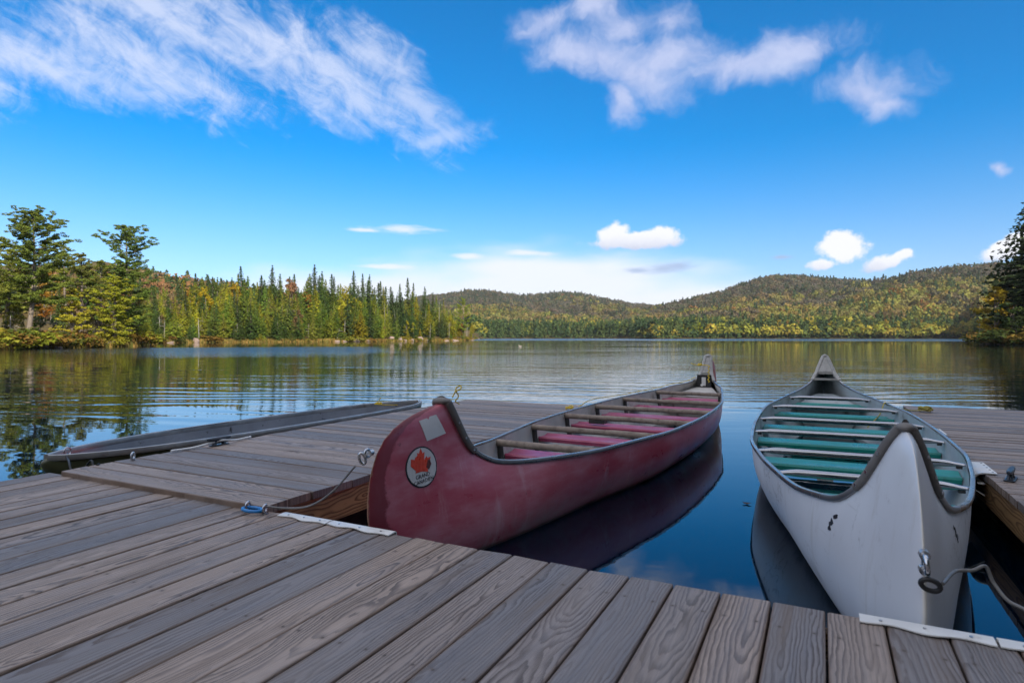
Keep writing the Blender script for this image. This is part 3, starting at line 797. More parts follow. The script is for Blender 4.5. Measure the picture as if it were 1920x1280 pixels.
U9 = [0, .3, .5, .65, .76, .84, .9, .95, 1.0]
STEM_R = [(0, .794), (-.10, .784), (-.27, .750), (-.385, .705), (-.455, .655), (-.50, .59), (-.53, .51), (-.545, .40), (-.535, .30), (-.50, .17), (-.41, .05), (-.22, -.035), (.10, -.075), (.6, -.095), (1.25, -.10)]
STEM_W = [(0, .824), (-.07, .812), (-.16, .785), (-.23, .715), (-.28, .64), (-.315, .55), (-.335, .44), (-.335, .31), (-.30, .17), (-.21, .05), (-.04, -.035), (.25, -.075), (.7, -.095), (1.25, -.10)]
red_ln = Lines(6.645, U9, [.630, .590, .485, .393, .318, .222, .146, .078, .030], [.368, .372, .382, .392, .412, .425, .450, .535, .80], STEM_R, 0.05)
white_ln = Lines(6.578, [0, .3, .5, .65, .76, .84, .9, .95, .97, .987, 1.0], [.640, .612, .519, .419, .33, .246, .178, .104, .072, .038, .010], [.384, .386, .394, .410, .425, .458, .498, .605, .685, .770, .828], STEM_W, 0.05, nend=1.35)
RED_LOC, RED_ANG = (-1.710, 2.602, 0), -0.0365
WHT_LOC, WHT_ANG = (0.245, 2.365, 0), 0.031

def thwart_pole(root, ln, q, mat):
    hb = float(ln.half(q)[0]) - ln.inset; z = float(ln.sheer(q)[0]) - 0.022
    rg = random.Random(int(q * 1000)); pts = []
    for i in range(13):
        a = -1 + i / 6
        pts.append((a * hb, q * ln.L + rg.uniform(-.003, .003), z + rg.uniform(-.002, .002)))
    o = MB().tube(pts, [0.024 + rg.uniform(-.0015, .0015) for _ in pts], 12).build('thwart', mat, root, auto=50)
    for side in (-1, 1):
        b = MB(); zz = z - 0.20
        x0 = hb; x1 = ln.inner_half(q, zz)
        pts = [(side * (hb - 0.012), q * ln.L + 0.01, z), (side * (min(hb, ln.inner_half(q, z - .1)) - 0.012), q * ln.L + 0.01, z - 0.1), (side * (x1 - 0.012), q * ln.L + 0.01, zz)]
        b.tube(pts, 0.026, 4, flat=[0.35] * 3).build('brace', M_brack, o)
    return o
def thwart_tube(root, ln, q, mat):
    hb = float(ln.half(q)[0]) - ln.inset; z = float(ln.sheer(q)[0]) - 0.020
    n = 24; pts = []; rad = []; fl = []
    for i in range(n + 1):
        a = -1 + 2 * i / n; e = min(1, (1 - abs(a)) * hb / 0.13); e = e * e * (3 - 2 * e)
        pts.append((a * hb, q * ln.L, z - 0.004 * (1 - e))); rad.append(0.021 + 0.006 * (1 - e)); fl.append(0.28 + 0.72 * e)
    V = MB().tube(pts, rad, 14, flat=fl)
    o = V.build('thwart', mat, root, auto=50)
    for side in (-1, 1): MB().box((side * (hb - 0.03), q * ln.L, z - 0.018), (0.03, 0.025, 0.022), 0.003).build('bolt', M_brack, o)
    return o

# ---- red canoe
red = thing('canoe', 'long weathered red canoe with a maple leaf sticker on its high bow', 'canoe', RED_LOC, RED_ANG, 'canoes moored between the docks')
build_shell(red, red_ln, M_hred, M_lin_r, M_rail, M_cap, 0.022)
end_cap(red, red_ln, True, 0.026, M_cap, 0.042, 0.014, bar=False)
end_cap(red, red_ln, False, 0.045, M_capw, 0.044, 0.024)
RQ = [0.186, 0.314, 0.437, 0.560, 0.677, 0.809]
for q in RQ: thwart_pole(red, red_ln, q, M_pole)
for k, q in enumerate([q + 0.036 for q in RQ]):
    seat_slab(red_ln, q, float(red_ln.sheer(q)[0]) - 0.125, 0.235, M_seatr, red)
# floor slats seen between the seats, and the pale flotation chamber with its dark locker at the far end
def floor_panel(ln, root, mat, q0, q1, z, name='floor_panel'):
    V, Fc = [], []; n = 26
    for i in range(n + 1):
        q = q0 + (q1 - q0) * i / n; hb = ln.inner_half(q, z) - 0.02
        V += [(-hb, q * ln.L, z), (hb, q * ln.L, z), (-hb, q * ln.L, z - 0.02), (hb, q * ln.L, z - 0.02)]
    for i in range(n):
        a = i * 4
        Fc += [(a, a + 1, a + 5, a + 4), (a + 2, a + 6, a + 7, a + 3), (a, a + 4, a + 6, a + 2), (a + 1, a + 3, a + 7, a + 5)]
    return mesh(name, V, Fc, mat, root)
floor_panel(red_ln, red, M_lin_r, 0.13, 0.86, -0.045)
def bulkhead(ln, root, q, mat, ztop, locker=True):
    """cross panel closing the flotation chamber, with a deck behind it"""
    P = [p for p in ln.section(q, 20, ln.inset + 0.002)]
    P = [p for p in P if p[2] <= ztop] or P
    hb = ln.inner_half(q, ztop) - 0.002
    y = q * ln.L
    loop = [(hb, y, ztop)] + [(p[0], y, p[2]) for p in P] + [(-p[0], y, p[2]) for p in P[::-1]] + [(-hb, y, ztop)]
    V = list(loop); n = len(V); V += [(a, b + 0.02, c) for a, b, c in loop]
    Fc = [tuple(range(n)), tuple(range(2 * n - 1, n - 1, -1))] + [(i, n + i, n + (i + 1) % n, (i + 1) % n) for i in range(n)]
    return mesh('bulkhead', V, Fc, mat, root)
def deck_wedge(ln, root, qa, qb, za, zb, mat):
    V, Fc = [], []; n = 12
    for i in range(n + 1):
        q = qa + (qb - qa) * i / n; z = za + (zb - za) * i / n
        hb = max(0.006, ln.inner_half(q, z) - 0.003); y = q * ln.L
        V += [(-hb, y, z), (hb, y, z), (-hb, y, z - 0.012), (hb, y, z - 0.012)]
    for i in range(n):
        a = i * 4; Fc += [(a, a + 1, a + 5, a + 4), (a + 2, a + 6, a + 7, a + 3)]
    Fc += [(0, 2, 3, 1)]
    return mesh('end_deck', V, Fc, mat, root)
deck_wedge(red_ln, red, 0.872, 0.965, 0.315, 0.40, M_lin_r)
bulkhead(red_ln, red, 0.872, M_lin_r, 0.312)
lk = MB()
yk = 0.958 * red_ln.L; hb = red_ln.inner_half(0.958, 0.45)
lk.box((0, yk, 0.475), (2 * hb - 0.02, 0.02, 0.19), 0.008).build('locker_mouth_shade', M_black, red)  # solid black box painted as the shade inside the locker opening
MB().add(*cyl((-0.028, yk - 0.015, 0.425), (0, 1, 0), 0.018, 0.03, 14)).build('drain_plug', M_white, red, auto=40)
plt_ = MB()
plt_.box((-0.005, yk - 0.013, 0.475), (0.055, 0.006, 0.12), 0.002).build('locker_panel', M_sheet, red)
# paddle-like stick lying by the first seat
MB().tube([(-0.34, 0.225 * red_ln.L, 0.205), (0.30, 0.150 * red_ln.L, 0.17)], 0.013, 8).build('stick', M_lin_r, red, auto=50)
MB().box((-0.35, 0.468 * red_ln.L, 0.285), (0.16, 0.10, 0.05), 0.008).build('seat_block', M_brack, red)

# ---- white canoe
white = thing('canoe', 'long white canoe with teal seats and shiny metal thwarts', 'canoe', WHT_LOC, WHT_ANG, 'canoes moored between the docks')
build_shell(white, white_ln, M_hwhite, M_lin_w, M_rail, M_cap, 0.024)
end_cap(white, white_ln, True, 0.030, M_cap, 0.034, 0.010, bar=False)
end_cap(white, white_ln, False, 0.040, M_capw, 0.044, 0.024)
WQ = [0.195, 0.305, 0.436, 0.556, 0.705, 0.828]
for q in WQ: thwart_tube(white, white_ln, q, M_alu)
for k, q in enumerate([q + 0.025 for q in WQ[1:]]):
    seat_slab(white_ln, q, float(white_ln.sheer(q)[0]) - 0.115, 0.25, M_seatt, white, 0.032)
seat_slab(white_ln, 0.195, float(white_ln.sheer(0.195)[0]) - 0.14, 0.23, M_seatt, white, 0.032)
floor_panel(white_ln, white, M_lin_w, 0.13, 0.86, -0.045)
M_bilge, t_, p_ = material('bilge_water')
p_.inputs['Base Color'].default_value = (0.03, 0.03, 0.022, 1); p_.inputs['Roughness'].default_value = 0.02; p_.inputs['Specular IOR Level'].default_value = 0.8
floor_panel(white_ln, white, M_bilge, 0.12, 0.33, 0.03, 'bilge_water')
deck_wedge(white_ln, white, 0.862, 0.965, 0.285, 0.385, M_lin_w)
bulkhead(white_ln, white, 0.862, M_lin_w, 0.282)
for k, q in enumerate([q + 0.025 for q in WQ[1:]]):
    for side in (-1, 1):
        z = float(white_ln.sheer(q)[0]) - 0.19
        x1 = white_ln.inner_half(q, z)
        MB().box((side * (x1 - 0.055), q * white_ln.L + 0.16, z + 0.02), (0.09, 0.16, 0.02), 0.004, Matrix.Rotation(side * R(-34), 4, 'Y')).build('seat_support', M_lin_w, white)

# ---- stickers on the hulls (projected along local x onto the hull surface)
def on_hull(ln, y, z, side, off):
    """point on the outer hull at local (y,z), found on the sampled shell"""
    key = id(ln)
    if key not in _shell:
        V, _f, _s = ln.shell(240, 40); w = 81
        V = np.array(V).reshape(-1, w, 3)[:121, :41]
        _shell[key] = V.reshape(-1, 3)
    V = _shell[key]
    d = (V[:, 1] - y) ** 2 + (V[:, 2] - z) ** 2
    i = np.argsort(d)[:6]; wgt = 1 / (d[i] + 1e-6); x = float((V[i, 0] * wgt).sum() / wgt.sum())
    return Vector((side * (x + off), y, z))
_shell = {}
def decal(name, ln, pts, side, off, mat, parent, label=None, thick=0.0012):
    """flat printed shape given as local (y,z) polygons, laid on the hull with a real thickness"""
    bm = bmesh.new()
    for poly in pts:
        vs = [bm.verts.new((0, p[0], p[1])) for p in poly]
        try: bm.faces.new(vs)
        except ValueError: pass
    bmesh.ops.triangulate(bm, faces=bm.faces[:])
    for _ in range(2):
        es = [e for e in bm.edges if e.calc_length() > 0.02]
        if es: bmesh.ops.subdivide_edges(bm, edges=es, cuts=1); bmesh.ops.triangulate(bm, faces=bm.faces[:])
    for v in bm.verts: v.co = on_hull(ln, v.co.y, v.co.z, side, off)
    bm.normal_update()
    for f in bm.faces:
        if f.normal.x * side < 0: f.normal_flip()
    g = bmesh.ops.extrude_face_region(bm, geom=bm.faces[:])
    bmesh.ops.translate(bm, vec=(side * thick, 0, 0), verts=[e for e in g['geom'] if isinstance(e, bmesh.types.BMVert)])
    me = bpy.data.meshes.new(name); bm.to_mesh(me); bm.free(); me.materials.append(mat)
    o = link(bpy.data.objects.new(name, me), parent)
    if label: o['label'] = label
    return o
# centre and axes of the round sticker (local y grows towards the far end, which is to the right in the photo)
SC = (-0.235, 0.496)
def leafpts(s, rot=0.0, c=SC):
    half = [(0, 1.0), (.17, .66), (.33, .75), (.25, .22), (.50, .47), (.56, .33), (.88, .40), (.76, .06), (.92, -.03), (.48, -.36), (.55, -.50), (.08, -.44)]
    pts = half + [(-x, y) for x, y in half[::-1]]
    out = []
    for x, y in pts[:-1]:
        out.append((c[0] + s * (x * math.cos(rot) - y * math.sin(rot)), c[1] + s * (x * math.sin(rot) + y * math.cos(rot))))
    return out
def disc(c, ry, rz, n=36): return [(c[0] + ry * math.cos(2 * math.pi * k / n), c[1] + rz * math.sin(2 * math.pi * k / n)) for k in range(n)]
stk = decal('round_sticker', red_ln, [disc(SC, 0.104, 0.094)], 1, 0.0010, M_ink, red, 'round white sticker with a red maple leaf')
decal('sticker_face', red_ln, [disc(SC, 0.096, 0.087)], 1, 0.0022, M_sheet, stk)
decal('maple_leaf', red_ln, [leafpts(0.074, -0.06, (SC[0] - .004, SC[1] + 0.012))], 1, 0.0036, M_leaf, stk)
decal('torn_patch', red_ln, [[(SC[0] + .026, SC[1] - .006), (SC[0] + .040, SC[1] + .026), (SC[0] + .054, SC[1] + .028), (SC[0] + .060, SC[1] + .004), (SC[0] + .042, SC[1] - .018)]], 1, 0.0050, simple('dark_tear', (0.10, 0.02, 0.012), 0.5), stk)
def text_polys(txt, size, c, rot):
    cu = bpy.data.curves.new('lettering', 'FONT'); cu.body = txt; cu.size = size; cu.align_x = 'CENTER'; cu.resolution_u = 2
    o = bpy.data.objects.new('lettering', cu); COL.objects.link(o)
    dg = bpy.context.evaluated_depsgraph_get(); me = bpy.data.meshes.new_from_object(o.evaluated_get(dg))
    cs, sn = math.cos(rot), math.sin(rot); polys = []
    for p in me.polygons:
        polys.append([(c[0] + me.vertices[i].co.x * cs - me.vertices[i].co.y * sn, c[1] + me.vertices[i].co.x * sn + me.vertices[i].co.y * cs) for i in p.vertices])
    bpy.data.objects.remove(o); bpy.data.curves.remove(cu); bpy.data.meshes.remove(me)
    return polys
decal('lettering', red_ln, text_polys('GRAND', 0.027, (SC[0] + .000, SC[1] - 0.049), 0.05) + text_polys('CANADIEN', 0.0255, (SC[0] + .003, SC[1] - 0.072), 0.06), 1, 0.0036, M_ink, stk, thick=0.0008)
sq = [(-0.215, 0.705), (-0.160, 0.712), (-0.148, 0.705), (-0.138, 0.717), (-0.090, 0.722), (-0.036, 0.625), (-0.182, 0.607)]
decal('square_sticker', red_ln, [sq], 1, 0.0012, M_sheet, red, 'blank off-white square sticker peeling at its top edge')

def smear(c, s, seed):
    rg = random.Random(seed); out = []
    for k in range(5):
        x, y = c[0] + rg.uniform(-.5, .9) * s + k * s * .2, c[1] - k * s * 0.42 + rg.uniform(-.2, .2) * s
        out.append([(x + math.cos(a) * s * rg.uniform(.15, .5), y + math.sin(a) * s * rg.uniform(.15, .45)) for a in (0, 1.1, 2.2, 3.3, 4.4, 5.4)])
    return out
decal('torn_lettering', white_ln, smear((0.30, 0.42), 0.035, 4), -1, 0.0010, M_ink, white)
decal('torn_lettering', white_ln, smear((0.30, 0.42), 0.030, 9), 1, 0.0010, M_ink, white)
#@@FIT

# ------------------------------------------------------------------ land
rng0 = np.random.default_rng(11)
def vnoise(x, y, seed=0):
    """smooth value noise, numpy"""
    xi = np.floor(x).astype(np.int64); yi = np.floor(y).astype(np.int64); fx = x - xi; fy = y - yi
    fx = fx * fx * (3 - 2 * fx); fy = fy * fy * (3 - 2 * fy)
    def hsh(a, b):
        n = (a * 374761393 + b * 668265263 + seed * 1442695041) & 0x7fffffff
        n = (n ^ (n >> 13)) * 1274126177 & 0x7fffffff
        return ((n ^ (n >> 16)) & 0xffff) / 65535.0
    a, b, c, d = hsh(xi, yi), hsh(xi + 1, yi), hsh(xi, yi + 1), hsh(xi + 1, yi + 1)
    return (a * (1 - fx) + b * fx) * (1 - fy) + (c * (1 - fx) + d * fx) * fy
def fbm(x, y, seed=0, o=4):
    v = 0; a = 0.5
    for i in range(o): v = v + a * vnoise(x * 2 ** i, y * 2 ** i, seed + i); a *= 0.5
    return v
def PA(px): return math.atan((px - 960) / F)
SH = [(-400, 46), (-150, 50), (0, 55), (60, 58), (120, 63), (185, 68), (250, 74), (272, 84), (290, 112), (340, 120), (400, 127), (520, 134), (600, 141),
      (680, 150), (750, 160), (820, 176), (860, 190), (884, 215), (893, 330), (905, 520), (1000, 560), (1100, 560), (1180, 530), (1196, 470), (1230, 455), (1275, 470),
      (1400, 480), (1600, 470), (1800, 455), (1834, 450), (1839, 120), (1850, 106), (1870, 98), (1900, 92), (1960, 84), (2100, 66)]
SHA = np.array([PA(p) for p, d in SH]); SHR = np.array([d / math.cos(PA(p)) for p, d in SH])
SHA = np.concatenate([[-math.pi, -2.6, -2.1, -1.6, -1.2], SHA, [0.95, 1.15, 1.4, 1.8, 2.3, 2.8, math.pi]])
SHR = np.concatenate([[9.5, 14, 26, 40, 58], SHR, [45, 24, 15, 11, 9, 9, 9.5]])
def shore_r(az): return np.interp(az, SHA, SHR)
def ridge(tab, depth, sub=7.0):
    px = np.array([p for p, y in tab], float); a = np.arctan((px - 960) / F)
    hh = np.array([CAM_H + (632 - y) / F * depth - sub for p, y in tab])
    return a, hh, depth
RID = [
    (ridge([(600, 640), (700, 590), (780, 560), (840, 553), (875, 547), (905, 546), (950, 554), (985, 557), (1055, 550), (1090, 553), (1130, 562), (1180, 571), (1240, 576), (1300, 580), (1400, 590), (1900, 600)], 1500), 1.25, 600),
    (ridge([(1100, 640), (1180, 602), (1240, 579), (1300, 564), (1350, 552), (1400, 534), (1450, 521), (1500, 521), (1540, 525), (1600, 530), (1650, 533), (1750, 545), (1850, 560)], 1050), 1.0, 510),
    (ridge([(1480, 640), (1540, 575), (1600, 540), (1640, 530), (1700, 520), (1750, 512), (1800, 505), (1850, 500), (1900, 498), (2000, 490), (2300, 470), (2900, 480)], 800), 1.0, 490),
    (ridge([(-900, 480), (-400, 475), (0, 492), (100, 492), (180, 485), (240, 494), (300, 514), (360, 530), (420, 543), (500, 560), (600, 590), (700, 640)], 480, 5), 1.1, 235),
]
def height(az, r):
    az = np.asarray(az, float); r = np.asarray(r, float)
    D = shore_r(az); s = r - D
    x = np.sin(az) * r; y = np.cos(az) * r
    out = np.where(s < 0, np.maximum(-1.5, s * 0.12) - 0.02, 0.45 * (1 - np.exp(-np.maximum(s, 0) / 1.5)))
    back = np.clip((np.abs(az) - 0.95) / 0.3, 0, 1)
    sp = np.maximum(s, 0)
    rise = np.minimum(sp, 45) * 0.075 * (1 - back) + back * np.minimum(sp, 26) * 0.30  # unseen bank behind raised to help shade the docks
    out = out + np.where(s > 0, rise * (0.75 + 0.5 * fbm(x / 9, y / 9, 3)), 0)
    hill = np.zeros_like(out)
    for (a, hh, dep), ex, st in RID:
        H = np.interp(az, a, hh, left=0, right=0); Rc = dep / np.maximum(0.35, np.cos(az))
        R0 = st / np.maximum(0.35, np.cos(az)); t = np.clip((r - R0) / np.maximum(Rc - R0, 1), 0, 1)
        f = np.where(r < Rc, t ** ex * (1 - 0.10 * np.sin(t * math.pi)), np.maximum(0, 1 - (r - Rc) / Rc * 0.9))
        lump = (fbm(x / 150, y / 150, 7) - 0.47) * 46 * np.clip(t * 3, 0, 1) * np.clip((1 - t) * 4, 0, 1) * np.clip(H / 60, 0, 1)
        hill = np.maximum(hill, np.maximum(H, 0) * f + lump)
    return out + np.where(s > 0, hill, 0)
def gpos(px, depth):
    az = PA(px); r = depth / math.cos(az)
    x, y, _ = W(px, depth)
    return x, y, float(height(az, r))
def az_xy(az, r):
    b = az - YAW
    return np.sin(b) * r, np.cos(b) * r

def make_land():
    az = np.unique(np.concatenate([np.linspace(-math.pi, math.pi, 500), np.linspace(-0.78, 0.85, 620)]))
    n = len(az); rr = []
    tt = np.concatenate([[-6, -2, -0.5, 0.0, 0.4, 1, 2, 3.5, 5, 7, 10, 14, 19, 26, 34, 45, 60, 80]])
    D = shore_r(az); cols = []
    for s in tt: cols.append(D + s)
    last = D + 80
    for k in range(1, 46): cols.append(last + (2300 - last) * (k / 45) ** 1.5)
    Rg = np.stack(cols, 1); A = np.repeat(az[:, None], Rg.shape[1], 1)
    Z = height(A, Rg); X, Y = az_xy(A, Rg); m = Rg.shape[1]
    V = np.stack([X, Y, Z], -1).reshape(-1, 3)
    i, j = np.meshgrid(np.arange(n), np.arange(m - 1), indexing='ij'); k = (i + 1) % n
    Q = np.stack([i * m + j, k * m + j, k * m + j + 1, i * m + j + 1], -1).reshape(-1, 4)[:, ::-1]
    mt, t, p = material('forest_floor')
    c = t.new('ShaderNodeNewGeometry').outputs['Position']
    nn = t.noise(c, 0.35, 6, 0.65); n2 = t.noise(c, 0.03, 4)
    col = t.ramp(nn, [(0.3, (0.035, 0.030, 0.014)), (0.5, (0.085, 0.060, 0.022)), (0.7, (0.060, 0.065, 0.018))])
    col = t.mix(t.sstep(n2, 0.4, 0.7, 0, 0.5), col, (0.075, 0.050, 0.025))
    t.l.new(col, p.inputs['Base Color']); p.inputs['Roughness'].default_value = 0.9
    p.inputs['Specular IOR Level'].default_value = 0.1
    o = big_mesh('terrain', V, Q, mt, n=4, smooth=True)
    tag(o, 'wooded lake shore and hills rising behind it', 'hills', kind='structure')
make_land()

# ------------------------------------------------------------------ foliage
def leaf_mat(name, attr):
    m = bpy.data.materials.new(name); m.use_nodes = True; t = NT(m.node_tree); t.n.clear()
    if attr: col = t.new('ShaderNodeAttribute', attribute_name='tint').outputs['Color']
    else: col = t.new('ShaderNodeObjectInfo').outputs['Color']
    g = t.new('ShaderNodeNewGeometry')
    h = t.new('ShaderNodeHueSaturation')
    t.set(h.inputs['Value'], t.m('ADD', t.sstep(g.outputs['Random Per Island'], 0, 1, *((0.86, 1.12) if attr else (0.66, 1.26))), t.m('MULTIPLY', t.m('SUBTRACT', t.noise(g.outputs['Position'], 0.5, 2), 0.5), 0.7)))
    t.set(h.inputs['Hue'], t.sstep(t.noise(g.outputs['Position'], 0.8, 2), 0.3, 0.7, 0.485, 0.512))
    t.set(h.inputs['Color'], col)
    d = t.new('ShaderNodeBsdfDiffuse'); tr = t.new('ShaderNodeBsdfTranslucent')
    t.l.new(h.outputs[0], d.inputs[0]); t.l.new(h.outputs[0], tr.inputs[0])
    mx = t.new('ShaderNodeMixShader'); mx.inputs[0].default_value = 0.28
    t.l.new(d.outputs[0], mx.inputs[1]); t.l.new(tr.outputs[0], mx.inputs[2])
    o = t.new('ShaderNodeOutputMaterial'); t.l.new(mx.outputs[0], o.inputs[0])
    return m
M_leafobj, M_leafatt = leaf_mat('foliage', False), leaf_mat('massed_foliage', True)
def bark(name, a, b):
    m, t, p = material(name); c = objco(t)
    x, y, z = t.xyz(c)
    n = t.noise(t.comb(t.m('MULTIPLY', x, 6.0), t.m('MULTIPLY', y, 6.0), t.m('MULTIPLY', z, 1.2)), 1.5, 5, 0.65)
    t.l.new(t.ramp(n, [(0.3, a), (0.7, b)]), p.inputs['Base Color']); p.inputs['Roughness'].default_value = 0.9
    p.inputs['Specular IOR Level'].default_value = 0.15
    return m
M_bark = bark('grey_brown_bark', (0.085, 0.065, 0.05), (0.20, 0.165, 0.135))
M_bark_pale = bark('pale_bark', (0.16, 0.145, 0.125), (0.34, 0.31, 0.28))
M_dead = bark('bleached_dead_wood', (0.12, 0.105, 0.09), (0.26, 0.235, 0.21))

def tris(rng, C, N, size, jit=0.5):
    """triangles centred on C (n,3), facing N (n,3)"""
    n = len(C)
    N = N + rng.normal(size=(n, 3)) * jit; N /= np.linalg.norm(N, axis=1, keepdims=True) + 1e-9
    a = np.cross(N, rng.normal(size=(n, 3))); a /= np.linalg.norm(a, axis=1, keepdims=True) + 1e-9
    b = np.cross(N, a)
    s = (size * rng.uniform(0.65, 1.35, n))[:, None] if np.ndim(size) == 0 else (size * rng.uniform(0.65, 1.35, n))[:, None]
    V = np.stack([C + a * s, C - a * s * 0.5 + b * s * 0.75, C - a * s * 0.5 - b * s * 0.75], 1)
    return V.reshape(-1, 3)
def T_of(V): return np.arange(len(V)).reshape(-1, 3)
def tube_np(pts, rad, n=5):
    b = MB().tube(pts, rad, n, cap=False)
    V = np.array(b.v); Q = np.array(b.f); T = np.concatenate([Q[:, [0, 1, 2]], Q[:, [0, 2, 3]]])
    return V, T
def join(lst):
    Vs, Ts, o = [], [], 0
    for V, T in lst: Vs.append(V); Ts.append(T + o); o += len(V)
    return np.concatenate(Vs), np.concatenate(Ts)

def spruce_np(seed, rmax=1.55, base=0.7, sparse=1.0, H=10.0):
    rng = np.random.default_rng(seed); L = []
    z = base; lean = rng.normal(size=2) * 0.012
    C, N, S = [], [], []
    while z < H * 0.985:
        f = (z - base) / (H - base)
        Rz = rmax * min(1, (1 - f) / 0.60) ** 1.05 * (0.55 + 0.45 * min(1, f * 6 + 0.35)) + 0.02
        nb = max(5, int(rng.integers(8, 12) * sparse * (1 - 0.35 * f)))
        a0 = rng.uniform(0, 6.28)
        for k in range(nb):
            if rng.random() < 0.08: continue
            a = a0 + 6.283 * k / nb + rng.normal() * 0.25; rl = Rz * rng.uniform(0.6, 1.18)
            st = max(2, int(rl / 0.30) + 1)
            for i in range(st):
                q = (i + 0.6) / st
                px, py = math.cos(a) * rl * q, math.sin(a) * rl * q
                pz = z - 0.30 * rl * q + 0.16 * rl * q * q
                for _ in range(3):
                    C.append((px + lean[0] * z + rng.normal() * 0.07 * (1.1 - f), py + lean[1] * z + rng.normal() * 0.07 * (1.1 - f), pz + rng.normal() * 0.05 - 0.05))
                    N.append((math.cos(a) * 0.55, math.sin(a) * 0.55, 0.75)); S.append(0.205 * (1.15 - 0.45 * q) * (1 - 0.68 * f) + 0.022)
        z += 0.29 + 0.09 * rng.random() - 0.10 * f
    V = tris(rng, np.array(C), np.array(N), np.array(S), 0.55)
    tv = tube_np([(lean[0] * zz, lean[1] * zz, zz) for zz in (-0.6, 0, 2, 5, 8, 9.9)], [0.17, 0.14, 0.12, 0.085, 0.04, 0.008], 6)
    return (V, T_of(V)), tv
def clumps_np(rng, cen, rad, n, size, flat=0.6):
    C, N = [], []
    for c, r in zip(cen, rad):
        d = rng.normal(size=(n, 3)); d /= np.linalg.norm(d, axis=1, keepdims=True)
        rr = r * rng.uniform(0.35, 1.0, (n, 1)) ** 0.6
        C.append(np.array(c) + d * rr * np.array([1, 1, flat])); N.append(d + np.array([0, 0, 0.5]))
    C = np.concatenate(C); N = np.concatenate(N)
    return tris(rng, C, N, size, 0.5)
def broad_np(seed, H=8.0, R=2.6, base=1.3, nc=34):
    rng = np.random.default_rng(seed); cen, rad = [], []
    for k in range(nc):
        d = rng.normal(size=3); d /= np.linalg.norm(d); q = rng.uniform(0.35, 1) ** 0.6
        zz = base + (H - base) * (0.5 + 0.46 * d[2] * q); w = 0.95 if zz < H * 0.62 else 0.95 - 0.55 * (zz / H - 0.62) / 0.38
        cen.append((d[0] * q * R * w * 0.85, d[1] * q * R * w * 0.85, zz)); rad.append(rng.uniform(0.45, 0.95) * R * 0.36)
    V = clumps_np(rng, cen, rad, 62, 0.155, 0.8)
    L = [tube_np([(0, 0, -0.6), (0.03, 0, 1.2), (0.1, 0.05, H * 0.5), (0.05, 0.1, H * 0.8)], [0.17, 0.13, 0.08, 0.02], 6)]
    for c in cen[::3]:
        L.append(tube_np([(0.05, 0, max(0.8, c[2] * 0.55)), (c[0] * 0.5, c[1] * 0.5, c[2] * 0.85), c], [0.06, 0.035, 0.01], 4))
    return (V, T_of(V)), join(L)
def pine_np(seed, H=14.0, rmax=3.2, base=0.42, prof=None, bend=0.25, nb=38, low=None):
    """white pine: bare bent trunk, tiers of upswept limbs carrying flat needle pads"""
    rng = np.random.default_rng(seed)
    bx, by = rng.normal(size=2) * bend
    def tr(z): q = z / H; return (bx * math.sin(q * 3.0) * 0.6, by * math.sin(q * 2.2) * 0.6, z)
    L = [tube_np([tr(z) if z > 0 else (tr(0)[0] - .1, 0, z) for z in np.concatenate([[-0.6], np.linspace(0, H, 12)])], [0.30] + [0.25 * (1 - 0.93 * k / 11) + 0.012 for k in range(12)], 7)]
    cen, rad = [], []
    prof = prof or [(0, .75), (.25, 1.0), (.5, .85), (.75, .6), (.92, .35), (1, .12)]
    for k in range(nb):
        q = (k + rng.random()) / nb; z = H * (base + (1 - base) * q * 0.985)
        rl = rmax * np.interp(q, [p for p, _ in prof], [r for _, r in prof]) * rng.uniform(0.55, 1.2)
        a = k * 2.4 + rng.normal() * 0.4; up = 0.10 + 0.55 * q + rng.normal() * 0.10
        p0 = np.array(tr(z)); e = p0 + np.array([math.cos(a) * rl, math.sin(a) * rl, up * rl])
        mid = p0 * 0.5 + e * 0.5 + np.array([0, 0, -0.06 * rl])
        L.append(tube_np([p0, mid, e], [0.035 + 0.015 * (1 - q), 0.026, 0.008], 4))
        for j in range(max(5, int(rl / 0.13))):
            f = rng.uniform(0.25, 1.06); sp = .10 + .16 * f; c = p0 * (1 - f) + e * f + np.array([rng.normal() * sp, rng.normal() * sp, .05 + abs(rng.normal()) * .10 - .06 * rl * 4 * f * (1 - f)])
            cen.append(c); rad.append(rng.uniform(0.19, 0.46) * (0.7 + 0.3 * (1 - q)) * (0.75 + rmax / 12))
    for k in range(3): cen.append(np.array(tr(H * (0.985 + 0.01 * k)))); rad.append(0.22)
    V = clumps_np(rng, cen, rad, 44, 0.074, 0.40)
    return (V, T_of(V)), join(L)
def shrub_np(seed, R=0.9):
    rng = np.random.default_rng(seed); cen, rad = [], []
    for k in range(12):
        a = rng.uniform(0, 6.28); q = rng.random() ** 0.5 * R
        cen.append((math.cos(a) * q, math.sin(a) * q, rng.uniform(0.15, 0.95) * (1.1 - 0.6 * q / R))); rad.append(rng.uniform(0.22, 0.42))
    V = clumps_np(rng, cen, rad, 48, 0.085, 0.85)
    st = join([tube_np([(0, 0, -0.1), np.array(c) * 0.5, c], [0.025, 0.018, 0.006], 4) for c in cen[::2]])
    return (V, T_of(V)), st

